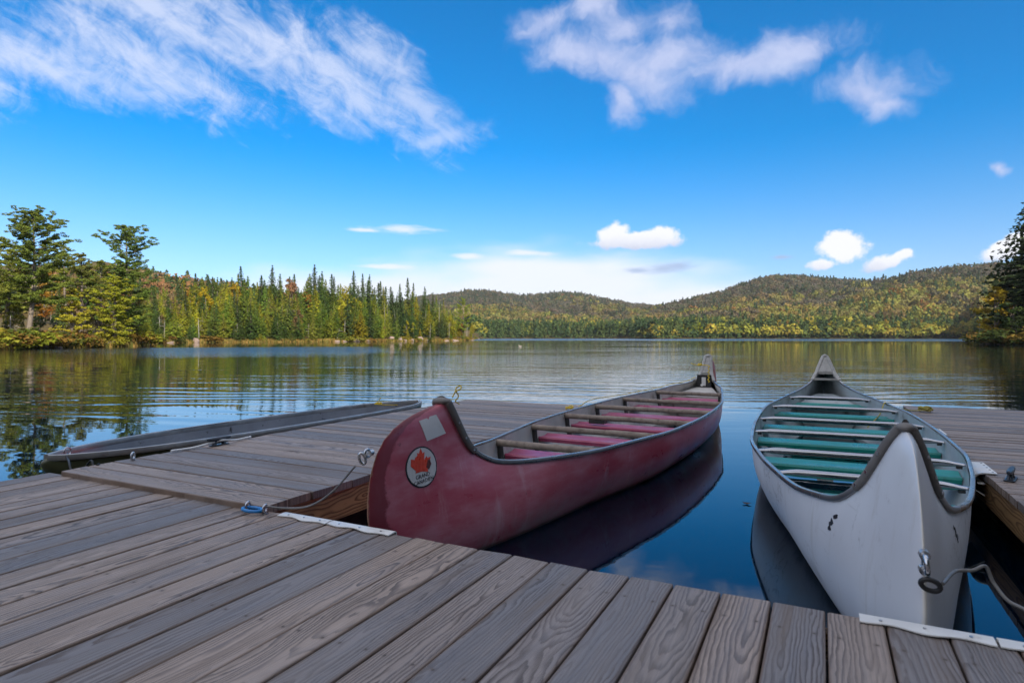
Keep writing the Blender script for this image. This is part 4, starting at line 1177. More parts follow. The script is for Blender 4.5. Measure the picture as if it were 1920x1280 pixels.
class Proto:
    """one source tree; copies share its meshes"""
    def __init__(s, kind, cr, tr, bark_m, crown='crown', stem='trunk'):
        s.kind, s.cr, s.tr, s.stem, s.crown = kind, cr, tr, stem, crown
        s.me = []
        for nm, (V, T), m in ((stem, tr, bark_m), (crown, cr, M_leafobj)):
            o = big_mesh(nm, V, T, m, smooth=(nm == stem)); s.me.append(o.data); bpy.data.objects.remove(o)
        s.H = float(cr[0][:, 2].max())
    def place(s, x, y, z, h, col, label, cat, group=None, wide=1.0, rng=random):
        k = h / s.H
        o = thing(s.kind, label, cat, (x, y, z), rng.uniform(0, 6.28), group)
        o.scale = (k * wide, k * wide, k)
        for nm, me in ((s.stem, s.me[0]), (s.crown, s.me[1])):
            c = bpy.data.objects.new(nm, me); link(c, o)
            c.color = (*col, 1)
        return o
SPR = [Proto('spruce_tree', *spruce_np(20 + k, rm, bs, sp), M_bark) for k, (rm, bs, sp) in enumerate([(1.35, .6, 1), (1.7, .5, 1), (1.15, .9, .9), (1.55, 1.2, .8), (1.0, .5, .85), (1.9, .4, 1.0)])]
BRD = [Proto('broadleaf_tree', *broad_np(40 + k, 8, r, b), M_bark) for k, (r, b) in enumerate([(2.3, 1.0), (1.8, 1.4), (2.8, 1.2), (2.0, .7)])]
SHB = [Proto('shrub', *shrub_np(60 + k), M_bark, 'foliage', 'stems') for k in range(4)]

G_DARK, G_MID, G_OLIVE, G_YEL = (.056, .092, .025), (.115, .158, .027), (.185, .200, .027), (.250, .235, .022)
ORANGE, RUST, GOLD, BROWN = (.26, .145, .028), (.19, .115, .055), (.32, .235, .020), (.16, .115, .055)
def vary(c, rng, a=0.18):
    k = 1 + rng.uniform(-a, a); return tuple(max(0.003, x * k * (1 + rng.uniform(-a, a) * 0.5)) for x in c)

# ---- left shore: the pines and neighbours that stand out one by one
def big_pine(px, depth, ytop, seed, label, col, rmax, base, prof=None, bend=0.3, nb=38, bark_m=None, name='pine_tree'):
    x, y, z = gpos(px, depth); h = CAM_H + (632 - ytop) / F * depth - z
    P = Proto(name, *pine_np(seed, h, rmax, base, prof, bend, nb), bark_m or M_bark)
    return P.place(x, y, z, P.H, col, label, 'pine tree', 'pines on the near left shore', rng=random.Random(seed))
big_pine(52, 62, 396, 101, 'tallest pine on the left shore, with a long bare leaning trunk', (0.115, 0.145, 0.027), 3.4, 0.26, [(0, .8), (.2, 1.0), (.45, .85), (.6, .8), (.8, .7), (.93, .45), (1, .2)], 0.5, 84)
big_pine(235, 76, 425, 102, 'tall pine whose layered open top stands clear of the hill behind', (0.096, 0.133, 0.027), 3.2, 0.12, [(0, .8), (.3, 1.0), (.5, .8), (.62, .5), (.72, .9), (.82, .85), (.92, .5), (1, .15)], 0.3, 92)
big_pine(124, 88, 464, 103, 'slim pine with a small tufted top between the two tallest pines', (0.165, 0.177, 0.030), 2.4, 0.45, None, 0.4, 26)
big_pine(152, 73, 478, 104, 'pine with a thin straight bare trunk beside the young yellow pine', (0.124, 0.131, 0.030), 2.3, 0.5, None, 0.15, 26)
big_pine(186, 80, 492, 105, 'bushy olive pine just left of the pine with the open top', (0.155, 0.168, 0.028), 2.6, 0.42, None, 0.2, 30)
big_pine(136, 66, 545, 106, 'young yellow-green pine low on the left bank', (0.320, 0.278, 0.028), 1.7, 0.22, [(0, 1.0), (.4, .8), (.8, .4), (1, .1)], 0.1, 26)
big_pine(12, 66, 470, 107, 'leafy pine at the far left edge behind the tallest trunk', (0.175, 0.186, 0.028), 3.0, 0.25, None, 0.3, 40)
big_pine(-70, 56, 430, 108, 'tall pine standing just outside the left edge', (0.145, 0.157, 0.028), 3.2, 0.3, None, 0.3, 40)
big_pine(215, 71, 520, 109, 'broad yellow-green pine reaching down to the water', (0.227, 0.232, 0.022), 2.5, 0.10, [(0, .7), (.3, 1.0), (.6, .85), (.85, .5), (1, .2)], 0.15, 44)
big_pine(868, 200, 560, 110, 'airy light green pine leaning out at the tip of the wooded point', (0.175, 0.214, 0.028), 3.6, 0.2, None, 0.6, 34)

rg = random.Random(5)
def put(kindset, px, depth, ytop, col, label, cat, group, wide=1.0, hmin=1.2):
    x, y, z = gpos(px, depth)
    h = max(hmin, CAM_H + (632 - ytop) / F * depth - z)
    return rg.choice(kindset).place(x, y, z, h, vary(col, rg), label, cat, group, wide, rg)
SG, BG = 'spruces of the left shore forest', 'broadleaf trees of the left shore'
put(BRD, 96, 92, 505, ORANGE, 'orange broadleaf tree behind the tallest pine trunk', 'tree', BG)
put(BRD, 82, 86, 535, (.20, .10, .018), 'rust orange broadleaf tree low behind the tallest pine', 'tree', BG)
put(BRD, 60, 90, 520, G_OLIVE, 'green broadleaf tree behind the tallest pine trunk', 'tree', BG, 1.2)
put(BRD, 160, 96, 505, G_MID, 'dark broadleaf tree behind the thin straight pine trunk', 'tree', BG, 1.2)
put(BRD, 250, 86, 560, G_DARK, 'dark leafy tree at the foot of the pine with the open top', 'tree', BG, 1.3)
put(SPR, 112, 84, 530, G_DARK, 'dark spruce between the orange tree and the young yellow pine', 'spruce tree', SG)
put(SPR, 262, 82, 548, G_MID, 'green spruce on the near bank where the shore turns back', 'spruce tree', SG)
put(BRD, 296, 128, 578, BROWN, 'grey-brown thin broadleaf tree by the first spruces', 'tree', BG)
put(BRD, 322, 165, 528, RUST, 'rusty broadleaf tree on the slope above the first spruces', 'tree', BG, 1.5)
for px, yt in ((10, 600), (40, 610), (65, 604), (100, 596), (125, 606), (150, 590), (170, 606), (225, 596), (248, 604), (-60, 600), (-30, 560), (-100, 540), (25, 575), (75, 590), (180, 570), (200, 600)):
    put(BRD, px, float(shore_r(PA(px))) * math.cos(PA(px)) + rg.uniform(5, 16), yt, rg.choice([G_OLIVE, G_MID, G_DARK, (.12, .10, .03)]), 'low green undergrowth tree beneath the near pines', 'tree', 'undergrowth trees', 1.2)

# ---- left shore forest: ranks of spruces, nearer ones lower
TOP = ([250, 300, 340, 370, 400, 455, 480, 510, 545, 590, 630, 665, 700, 740, 770, 800, 830, 860, 885],
       [552, 540, 532, 522, 528, 518, 530, 522, 530, 517, 522, 522, 533, 542, 546, 553, 562, 585, 606])
zones = [(300, 'just right of the near pines'), (400, 'at the left end of the spruce forest'), (500, 'above the bow of the olive boat'), (620, 'in the middle of the spruce forest'),
         (720, 'right of the forest middle'), (810, 'near the pink shore rocks'), (1000, 'on the tip of the wooded point')]
def zone(px): return next(z for lim, z in zones if px < lim)
tints = [(G_DARK, 'dark green'), (G_MID, 'mid green'), (G_OLIVE, 'olive green'), ((.060, .092, .032), 'bluish green'), (G_YEL, 'yellow-green')]
spires = [(455, 499), (433, 520), (510, 497), (492, 516), (524, 513), (551, 514), (590, 496), (604, 508), (628, 518), (665, 507), (682, 513), (691, 514), (715, 527), (748, 532), (766, 521), (774, 530), (798, 537), (812, 548), (366, 512), (388, 516), (400, 519), (345, 524), (540, 518), (620, 514)]
for i, (px, yt) in enumerate(spires):
    d = float(shore_r(PA(px))) * math.cos(PA(px)) + rg.uniform(24, 46)
    put([SPR[2], SPR[4], SPR[0]], px, d, yt, rg.choice([G_DARK, G_DARK, (.060, .092, .032)]), f'tall spruce spire on the skyline {zone(px)}', 'spruce tree', SG, rg.uniform(1.2, 1.6))
ranks = [(2.0, .42, 42, 'at the water\'s edge'), (7, .66, 46, 'in the second rank'), (14, .84, 44, 'half way up the trees'), (23, .97, 40, 'high in the trees'), (34, 1.06, 36, 'just under the skyline')]
for off, f, n, where_ in ranks:
    for k in range(n):
        px = 268 + (886 - 268) * (k + rg.uniform(0.05, 0.95)) / n
        d0 = float(shore_r(PA(px))) * math.cos(PA(px)); ytop = float(np.interp(px, *TOP)) + rg.uniform(-5, 9)
        yb = 632 + CAM_H * F / d0
        fr = f * rg.uniform(0.90, 1.07) if off > 3 else f * rg.uniform(0.55, 1.4)
        col, nm = rg.choices(tints, [18, 30, 28, 12, 12])[0]
        y = yb - (yb - ytop) * min(1.03, fr)
        if off > 30 and px > 850: continue
        put(SPR, px, d0 + off + rg.uniform(-1.5, 3), y, col, f'{nm} spruce {where_} {zone(px)}', 'spruce tree', SG, rg.uniform(1.2, 1.75) * (1.15 if fr < .6 else 1))
for px, off, yt, col, nm in ((320, 20, 548, BROWN, 'grey-brown'), (385, 18, 535, GOLD, 'gold'), (415, 22, 540, G_YEL, 'yellow-green'), (440, 26, 530, GOLD, 'golden olive'), (540, 30, 522, RUST, 'pinkish rust'), (575, 24, 545, ORANGE, 'orange'),
                           (470, 12, 585, G_OLIVE, 'olive'), (560, 6, 580, (.16, .09, .05), 'thin reddish'), (655, 20, 535, G_YEL, 'yellow'), (775, 5, 604, G_YEL, 'bright yellow-green'), (762, 8, 600, G_YEL, 'yellow-green low'), (865, 4, 606, ORANGE, 'small orange'),
                           (640, 14, 560, G_YEL, 'yellow-green slim'), (700, 18, 560, G_OLIVE, 'olive round'), (845, 8, 590, G_YEL, 'yellow-green slim'), (355, 30, 540, ORANGE, 'orange-brown'), (720, 4, 610, BROWN, 'brown low'), (508, 20, 560, BROWN, 'brown')):
    d0 = float(shore_r(PA(px))) * math.cos(PA(px))
    put(BRD, px, d0 + off, yt, col, f'{nm} broadleaf tree among the spruces {zone(px)}', 'tree', BG, rg.uniform(.8, 1.1))
# bare trunks and snags
def snag_np(seed, H, lean=0.05, nbr=7):
    rng = np.random.default_rng(seed); a = rng.uniform(0, 6.28); lx, ly = math.cos(a) * lean * H, math.sin(a) * lean * H
    L = [tube_np([(0, 0, -0.4), (lx * .3, ly * .3, H * .35), (lx * .7, ly * .7, H * .75), (lx, ly, H)], [.085, .07, .05, .02], 6)]
    for k in range(nbr):
        q = rng.uniform(.35, .95); b = rng.uniform(0, 6.28); l = rng.uniform(.4, 1.3)
        p = np.array([lx * q, ly * q, H * q]); L.append(tube_np([p, p + [math.cos(b) * l * .6, math.sin(b) * l * .6, .05], p + [math.cos(b) * l, math.sin(b) * l, -.1 * l]], [.03, .02, .006], 4))
    return join(L)
snags = [(300, 3, 592, .03), (308, 5, 600, .05), (332, 3, 604, .02), (373, 2, 596, .04), (432, 26, 552, .01), (548, 20, 550, .02), (556, 10, 575, .05), (578, 3, 606, .06), (632, 2, 608, .35), (646, 4, 600, .05), (722, 10, 570, .03), (727, 16, 565, .03), (710, 3, 606, .9), (742, 14, 580, .05), (797, 10, 582, .03),
         (823, 12, 565, .03), (806, 4, 606, .1), (842, 3, 604, .12), (875, 2, 606, .06), (475, 2, 607, .04), (445, 3, 606, .06), (20, 6, 590, .05), (105, 8, 600, .1)]
for i, (px, off, yt, ln_) in enumerate(snags):
    d0 = float(shore_r(PA(px))) * math.cos(PA(px)); x, y, z = gpos(px, d0 + off); h = CAM_H + (632 - yt) / F * (d0 + off) - z
    V, T = snag_np(200 + i, h * (0.75 if ln_ > .3 else 1), ln_)
    o = big_mesh('dead_tree', V, T, M_dead if i % 3 else M_bark_pale, smooth=True); o.location = (x, y, z)
    tag(o, f'{"leaning" if ln_ > .2 else "bare upright"} grey dead trunk {zone(px)}{" at the water" if off < 5 else " among the spruces"}', 'dead tree', 'dead trunks along the left shore')
# shore shrubs and rocks
for i in range(74):
    px = rg.uniform(-140, 890) if i > 26 else rg.uniform(-60, 285)
    d0 = float(shore_r(PA(px))) * math.cos(PA(px)); x, y, z = gpos(px, d0 + rg.uniform(0.4, 2.6))
    col, nm = rg.choice([((.15, .090, .022), 'russet'), ((.12, .115, .020), 'olive'), ((.060, .080, .018), 'green'), ((.19, .11, .030), 'tawny'), ((.17, .16, .02), 'yellowish')])
    rg.choice(SHB).place(x, y, z - .05, rg.uniform(0.7, 1.7), vary(col, rg), f'low {nm} shrub at the waterline {zone(px) if px > 280 else "under the near pines"}', 'shrub', 'shrubs along the left waterline', rg.uniform(1.1, 2.0), rg)
for i in range(16):
    px = 1842 + i * 6; d0 = float(shore_r(PA(px))) * math.cos(PA(px)); x, y, z = gpos(px, d0 + rg.uniform(.3, 2.5))
    rg.choice(SHB).place(x, y, z - .05, rg.uniform(1.2, 2.4), vary(rg.choice([(.10, .095, .022), (.05, .065, .018), (.14, .10, .025)]), rg), 'dark low shrub at the water under the right-hand trees', 'shrub', 'shrubs on the right bank', rg.uniform(1.3, 2.0), rg)
def rock_np(seed):
    rng = np.random.default_rng(seed); bm = bmesh.new(); bmesh.ops.create_icosphere(bm, subdivisions=3, radius=1)
    pl = [(rng.normal(size=3), rng.uniform(.55, .9)) for _ in range(9)]
    for v in bm.verts:
        for nrm, d in pl:
            nrm = nrm / np.linalg.norm(nrm); e = v.co.dot(Vector(nrm)) - d
            if e > 0: v.co -= Vector(nrm) * e * 0.9
        v.co += Vector(rng.normal(size=3)) * 0.012
    me = bpy.data.meshes.new('boulder'); bm.to_mesh(me); bm.free(); me.materials.append(M_rock); return me
M_rock = simple('pinkish_granite', (0.20, 0.145, 0.12), 0.85, var=0.25, scale=3, dirt=(0.16, 0.13, 0.11), dirt_scale=2.5, spec=0.2)
rocks = [rock_np(k) for k in range(4)]
for i, (px, off, w, hh) in enumerate([(107, -.2, 1.0, .5), (78, .5, 1.1, .5), (38, .2, .7, .4), (364, .6, 1.7, 1.2), (318, -.2, 1.6, .35), (630, .3, 1.6, .5), (645, .1, 1.3, .45), (668, .2, 2.2, .9), (675, 1.5, 1.6, .8), (690, .3, 1.4, .5), (735, 2.0, 2.4, 1.6), (748, 1.0, 1.7, 1.3), (758, .4, 1.4, .7), (772, .8, 1.5, .8), (786, 1.5, 1.8, 1.3), (800, .4, 1.6, .7),
                                        (835, -.1, 2.2, .45), (852, -.2, 2.8, .6), (884, -.4, 1.6, .4), (896, -2, 2.5, .5), (1868, -.5, 2.3, .35), (1880, -.2, 1.7, .4)]):
    d0 = float(shore_r(PA(px))) * math.cos(PA(px)); x, y, z = gpos(px, d0 + off)
    o = link(bpy.data.objects.new('boulder', rg.choice(rocks))); o.location = (x, y, max(z, 0) + hh * .12); o.scale = (w * .62, w * .5, hh * .62); o.rotation_euler = (rg.uniform(-.2, .2), rg.uniform(-.2, .2), rg.uniform(0, 6.28))
    tag(o, f'{"flat " if hh < .5 else ""}pinkish shore boulder {"under the dark right-hand trees" if px > 1500 else zone(px) if px > 280 else "under the near pines"}', 'boulder', 'boulders along the shore')

# ---- far right shore: the trees that can be told apart
RG = 'trees along the far right shore'
for k in range(110):
    px = 1202 + (1836 - 1202) * (k + rg.uniform(.1, .9)) / 110
    d0 = float(shore_r(PA(px))) * math.cos(PA(px)); row = rg.choice([4, 10, 20, 32])
    hpx = rg.uniform(20, 36) + row * .35
    if 1198 < px < 1270: hpx *= .7
    n_ = vnoise(np.array([px / 45.0]), np.array([row / 30.0]), 5)[0]
    con = rg.random() < ((.75 if n_ < .5 else .35) if px < 1440 else (.55 if n_ < .45 else .22))
    side = 'left' if px < 1420 else 'middle' if px < 1640 else 'right'
    near = {4: 'standing at the water', 10: 'in the front row', 20: 'in the second row', 32: 'in the back row'}[row]
    if con:
        col, nm = rg.choice([(G_DARK, 'dark green'), (G_MID, 'green'), (G_OLIVE, 'olive green')])
        put(SPR, px, d0 + row, 633 - hpx, col, f'{nm} spruce {near} on the {side} stretch of the far shore', 'spruce tree', RG, rg.uniform(1.0, 1.5))
    else:
        col, nm = rg.choice([(GOLD, 'golden'), (G_YEL, 'yellow-green'), (ORANGE, 'orange'), (G_YEL, 'yellow-green'), (G_OLIVE, 'olive'), (BROWN, 'brownish')])
        put(BRD, px, d0 + row, 633 - hpx * .85, col, f'{nm} broadleaf tree {near} on the {side} stretch of the far shore', 'tree', RG, rg.uniform(.9, 1.25))

# ---- right edge: dark conifer and yellow maple close by
NR = 'trees on the near right bank'
put(BRD, 1866, 99.5, 536, (.30, .195, .018), 'golden maple beside the dark spruce on the right', 'tree', NR, 1.25)
put(BRD, 1896, 108, 560, (0.128, 0.112, 0.021), 'dull yellow-green tree between the golden maple and the dark spruce', 'tree', NR, 1.2)
put(BRD, 1885, 101, 590, (0.045, 0.063, 0.018), 'low dark bushy tree overhanging the water on the right', 'tree', NR, 1.7)
put(BRD, 1915, 98, 580, (0.039, 0.057, 0.018), 'dark leafy tree at the foot of the tall right-hand spruce', 'tree', NR, 1.7)
put(BRD, 1858, 112, 590, (0.150, 0.128, 0.022), 'small yellowish tree at the end of the right bank', 'tree', NR, 1.1)
BIG = Proto('spruce_tree', *spruce_np(77, 1.95, .3, 2.4), M_bark)
put([BIG], 1934, 99, 346, (0.033, 0.051, 0.019), 'tall dark spruce at the right edge of the lake', 'spruce tree', NR, 1.35)
put([SPR[1]], 1990, 100, 420, G_DARK, 'dark spruce beyond the right edge', 'spruce tree', NR, 1.4)
for px, off, yt, col, nm in ((1845, 1, 618, (.13, .11, .020), 'dull gold low'), (1882, 1, 616, (0.048, 0.063, 0.018), 'dark green low'), (1890, 1, 612, (0.042, 0.057, 0.018), 'deep green low'), (1906, 1, 606, (0.045, 0.060, 0.018), 'dark rounded'),
                             (1922, 1, 600, (0.039, 0.054, 0.018), 'nearly black low'), (1902, 6, 548, (0.045, 0.063, 0.018), 'dark upper'), (1940, 4, 570, (0.039, 0.054, 0.018), 'dark edge')):
    put(BRD, px, float(shore_r(PA(px))) * math.cos(PA(px)) + off, yt, col, f'{nm} tree in the dark clump on the right bank', 'tree', NR, 1.6)

# ---- forests too far or too dense to count: one object each
def cone_np(seed, n=52):
    rng = np.random.default_rng(seed); z = rng.random(n) ** 0.8; a = rng.uniform(0, 6.28, n); r = (1 - z) * .26 + .02
    C = np.stack([np.cos(a) * r, np.sin(a) * r, .06 + z * .94], 1); N = np.stack([np.cos(a), np.sin(a), np.full(n, .7)], 1)
    return tris(rng, C, N, 0.082, .35)
def puff_np(seed, n=64):
    rng = np.random.default_rng(seed); d = rng.normal(size=(n, 3)); d /= np.linalg.norm(d, axis=1, keepdims=True); d[:, 2] = np.abs(d[:, 2]) * 1.0 - .15
    lob = 1 + .25 * np.sin(d[:, 0] * 5 + seed) * np.cos(d[:, 1] * 4 + seed * 2)
    C = d * lob[:, None] * np.array([.5, .5, .55]) + np.array([0, 0, .45])
    return tris(rng, C, d, 0.118, .45)
CONES, PUFFS = [cone_np(k) for k in range(5)], [puff_np(k) for k in range(6)]
def forest(name, label, pts, seed):
    """pts: rows of x, y, z, height, width, conifer flag, r, g, b"""
    rng = np.random.default_rng(seed); Vs, Cs = [], []
    for x, y, z, h, w, con, r, g, b in pts:
        P = CONES[rng.integers(5)] if con else PUFFS[rng.integers(6)]
        a = rng.uniform(0, 6.28); c, s_ = math.cos(a), math.sin(a)
        V = np.stack([(P[:, 0] * c - P[:, 1] * s_) * w + x, (P[:, 0] * s_ + P[:, 1] * c) * w + y, P[:, 2] * h + z - .5], 1)
        Vs.append(V); Cs.append(np.tile([r, g, b, 1.0], (len(V), 1)))
    V = np.concatenate(Vs); C = np.concatenate(Cs); C[:, :3] *= 1.55
    o = big_mesh(name, V, T_of(V), M_leafatt, col=C)
    return tag(o, label, 'forest', kind='stuff')
def hill_points(px0, px1, dmin, dmax, spacing, seed, species):
    rng = np.random.default_rng(seed); a0, a1 = PA(px0), PA(px1)
    area = (a1 - a0) * (dmax ** 2 - dmin ** 2) / 2; n = int(area / spacing ** 2)
    az = rng.uniform(a0, a1, n); r = np.sqrt(rng.uniform(dmin ** 2, dmax ** 2, n))
    if dmin > 400:                                  # a close fringe right along the water
        az2 = rng.uniform(max(a0, PA(896)), PA(1836), 700); az = np.concatenate([az, az2]); r = np.concatenate([r, shore_r(az2) + rng.uniform(1, 7, 700)])
    D = shore_r(az); ok = r > D + .8; az, r = az[ok], r[ok]; z = height(az, r)
    # leave out what a nearer slope hides
    vis = np.ones(len(az), bool); ang = (z + 9 - CAM_H) / r
    for q in np.linspace(.3, .97, 16):
        rq = r * q; zq = height(az, rq); vis &= ~((rq > shore_r(az)) & ((zq + 2 - CAM_H) / rq > ang))
    az, r, z = az[vis], r[vis], z[vis]; x, y = az_xy(az, r)
    rel = z / 110.0
    p1 = fbm(x / 130, y / 130, 21); p2 = fbm(x / 26, y / 26, 31); rows = []
    for i in range(len(az)):
        con, col = species(rng, rel[i], p1[i], p2[i], r[i])
        h = rng.uniform(8, 15) if con else rng.uniform(6.5, 12.5); w = h * (rng.uniform(.8, 1.15) if con else rng.uniform(.85, 1.2))
        rows.append((x[i], y[i], z[i], h, w, con, *vary(col, random.Random(i), .13)))
    return rows
def species_and_shade_far(rng, rel, p1, p2, r):
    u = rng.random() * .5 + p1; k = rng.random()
    dark = (rel - .42) * 2.2 + (p1 - .47) * 4.5 + (p2 - .47) * 1.2  # cloud shadow painted in: upper slopes and patches get darker tree colours
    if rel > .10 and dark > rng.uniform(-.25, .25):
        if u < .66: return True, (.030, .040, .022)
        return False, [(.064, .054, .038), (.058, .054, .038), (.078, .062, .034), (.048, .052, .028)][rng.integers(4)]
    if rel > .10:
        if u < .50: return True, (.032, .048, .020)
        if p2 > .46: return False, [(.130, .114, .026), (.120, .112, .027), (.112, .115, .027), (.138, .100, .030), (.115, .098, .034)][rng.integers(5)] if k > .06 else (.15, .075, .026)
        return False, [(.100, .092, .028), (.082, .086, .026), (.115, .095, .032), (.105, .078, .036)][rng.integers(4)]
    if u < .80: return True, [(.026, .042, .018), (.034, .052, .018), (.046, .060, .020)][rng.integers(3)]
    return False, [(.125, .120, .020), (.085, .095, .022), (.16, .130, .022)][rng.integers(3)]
forest('far_forest', 'autumn forest covering the far hills across the lake', hill_points(610, 2060, 440, 1700, 7.2, 3, species_and_shade_far), 3)
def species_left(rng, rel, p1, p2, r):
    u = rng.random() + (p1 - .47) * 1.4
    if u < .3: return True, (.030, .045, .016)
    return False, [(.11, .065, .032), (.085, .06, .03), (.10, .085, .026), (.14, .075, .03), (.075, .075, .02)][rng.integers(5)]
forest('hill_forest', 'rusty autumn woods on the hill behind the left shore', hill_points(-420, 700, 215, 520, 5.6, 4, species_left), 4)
# unseen wood added behind and right of the viewer to shade the docks
def shade_wood_points():
    rng = np.random.default_rng(9); rows = []
    for k in range(150):
        az = rng.uniform(1.70, 3.45); az = az if az < math.pi else az - 2 * math.pi
        D = float(shore_r(az)); s = 1.5 + rng.random() ** 1.2 * 24
        if abs(az) < 1.0 : s += 3
        r = D + s; x, y = az_xy(az, r); z = float(height(az, r)); rows.append((x, y, z, rng.uniform(11, 18)))
    return rows
def build_shade_wood():
    Vs, Cs = [], []; rng = np.random.default_rng(10)
    src = [spruce_np(900 + k, 1.9, .4, 1.0)[0][0] / 10 for k in range(3)] + [broad_np(910 + k, 8, 2.8, .8)[0][0] / 8 for k in range(2)]
    for x, y, z, h in shade_wood_points():
        P = src[rng.integers(5)]; a = rng.uniform(0, 6.28); c, s_ = math.cos(a), math.sin(a); w = h * 1.25
        V = np.stack([(P[:, 0] * c - P[:, 1] * s_) * w + x, (P[:, 0] * s_ + P[:, 1] * c) * w + y, P[:, 2] * h + z - .3], 1)
        Vs.append(V); col = [G_DARK, G_MID, G_OLIVE][rng.integers(3)]; Cs.append(np.tile([*col, 1.0], (len(V), 1)))
    V = np.concatenate(Vs); o = big_mesh('shade_wood', V, T_of(V), M_leafatt, col=np.concatenate(Cs))
    tag(o, 'unseen dense wood added on the bank behind the docks to shade them', 'forest', kind='stuff')
build_shade_wood()
# sedge along the left waterline
def sedge():
    rng = np.random.default_rng(12); n = 9000
    az = rng.uniform(PA(-200), PA(892), n); D = shore_r(az); r = D + rng.uniform(-.35, 1.2, n) ; z = np.maximum(height(az, r), -.02); x, y = az_xy(az, r)
    h = rng.uniform(.25, .75, n); w = .05 + .0006 * r; t = rng.uniform(0, 6.28, n); lx, ly = rng.normal(size=(2, n)) * .12
    c, s_ = np.cos(t) * w, np.sin(t) * w
    V = np.stack([np.stack([x + c, y + s_, z], 1), np.stack([x - c, y - s_, z], 1), np.stack([x + lx, y + ly, z + h], 1)], 1).reshape(-1, 3)
    pal = np.array([(.20, .13, .035), (.15, .12, .03), (.10, .10, .025), (.24, .16, .05)]); C = np.repeat(np.c_[pal[rng.integers(4, size=n)], np.ones(n)], 3, 0)
    tag(big_mesh('shore_grass', V, T_of(V), M_leafatt, col=C), 'tawny sedge along the left waterline', 'grass', kind='stuff')
sedge()

# ------------------------------------------------------------------ small things on and round the docks
def edge_guard(x0, x1, label, seed):
    """white plastic lip screwed over the dock edge, its inner edge wavy"""
    t = thing('edge_guard', label, 'edge guard', ((x0 + x1) / 2, 1.985, DZ), 0, 'white edge guards on the walkway dock')
    rg = random.Random(seed); ph = rg.uniform(0, 6); V, Fc = [], []; n = 30; L = x1 - x0
    for i in range(n + 1):
        x = -L / 2 + L * i / n; w = 0.036 + 0.007 * math.sin(x * 42 + ph) + 0.004 * math.sin(x * 19 + ph)
        prof = [(-w, 0.0035), (-w, 0.007), (-0.004, 0.010), (0.010, 0.009), (0.017, 0.002), (0.018, -0.05), (0.0145, -0.05), (0.0135, 0.001), (0.006, 0.0052)]
        V += [(x, y, z) for y, z in prof]
    m = 9
    for i in range(n):
        for j in range(m):
            a, b = i * m + j, i * m + (j + 1) % m
            Fc.append((a, b, b + m, a + m))
    Fc += [tuple(range(m - 1, -1, -1)), tuple(n * m + j for j in range(m))]
    mesh('strip', V, Fc, M_white, t, auto=40)
    k = max(2, round(L / 0.1))
    for i in range(k):
        MB().add(*cyl((-L / 2 + L * (i + .5) / k, -0.017, 0.0095), (0, 0, 1), 0.0045, 0.003)).build('screw', M_steel, t)
edge_guard(-2.14, -1.865, 'white edge guard beside the blue mooring ring', 1)
edge_guard(-1.858, -1.53, 'white edge guard right in front of the red canoe bow', 2)
edge_guard(0.095, 0.400, 'white edge guard below the white canoe stem', 3)
edge_guard(0.407, 0.72, 'white edge guard next to the gap beside the right dock', 4)

def bumper(y0, y1, label):
    t = thing('dock_bumper', label, 'bumper', (0.845, (y0 + y1) / 2, DZ), 0, 'white bumpers on the right dock edge')
    L = y1 - y0; out = []; inn = []
    for k in range(13):
        a = R(90 + 90 * k / 12); out.append((math.cos(a) * 0.075, -0.075 + math.sin(a) * 0.085))
    for k in range(13):
        a = R(90 + 90 * k / 12); inn.append((math.cos(a) * 0.067 , -0.075 + math.sin(a) * 0.077))
    prof = [(0.060, 0.006), (0.060, 0.010)] + out + [(0.0, -0.125), (0.0, -0.117)] + inn[::-1] + [(0.0, 0.003)]
    V, Fc = [], []; m = len(prof)
    for y in (-L / 2, L / 2): V += [(x - 0.004, y, z) for x, z in prof]
    for j in range(m): Fc.append((j, (j + 1) % m, m + (j + 1) % m, m + j))
    bm = bmesh.new()
    vs = [bm.verts.new(v) for v in V]
    for f in Fc: bm.faces.new([vs[i] for i in f])
    for e in (0, m):
        f = bm.faces.new([vs[e + j] for j in range(m)]); bmesh.ops.triangulate(bm, faces=[f])
    bmesh.ops.recalc_face_normals(bm, faces=bm.faces[:])
    me = bpy.data.meshes.new('shell'); bm.to_mesh(me); bm.free(); me.materials.append(M_white)
    link(bpy.data.objects.new('shell', me), t)
    b = MB().box((-0.034, 0, -0.055), (0.062, L - 0.002, 0.006)); b.build('inner_web', M_white, t)
    for k in range(5): MB().add(*cyl((0.040, -L / 2 + L * (k + .5) / 5, 0.010), (0, 0, 1), 0.006, 0.003)).build('screw', M_brack, t)
bumper(4.38, 4.74, 'hollow white bumper on the right dock nearest the cleat')
bumper(5.95, 6.30, 'white bumper farther along the right dock behind the white canoe')

def cleat(loc, rz, label, s=1.0):
    t = thing('cleat', label, 'cleat', loc, rz, 'dark cleats on the docks'); t.scale = (s, s, s)
    MB().tube(bez([(-0.10, 0, 0.052), (-0.06, 0, 0.050), (0, 0, 0.048), (0.06, 0, 0.050), (0.10, 0, 0.052)], 4), [0.008 + 0.010 * (1 - abs(-1 + 2 * k / 16)) ** .5 for k in range(17)], 10).build('horn', M_teal_dk, t, auto=60)
    for x in (-0.03, 0.03): MB().tube([(x * 1.5, 0, 0), (x * 1.1, 0, 0.02), (x, 0, 0.045)], [0.020, 0.013, 0.012], 10).build('leg', M_teal_dk, t, auto=60)
    MB().box((0, 0, 0.004), (0.15, 0.05, 0.008), 0.003).build('base_plate', M_teal_dk, t)
cleat((0.935, 4.27, DZ + .003), R(72), 'dark blue cleat on the right dock beside the white bumper', 1.0)
cleat((-3.79, 2.93, FZ + .003), R(88), 'black cleat on the left dock edge beside the olive boat', 0.9)
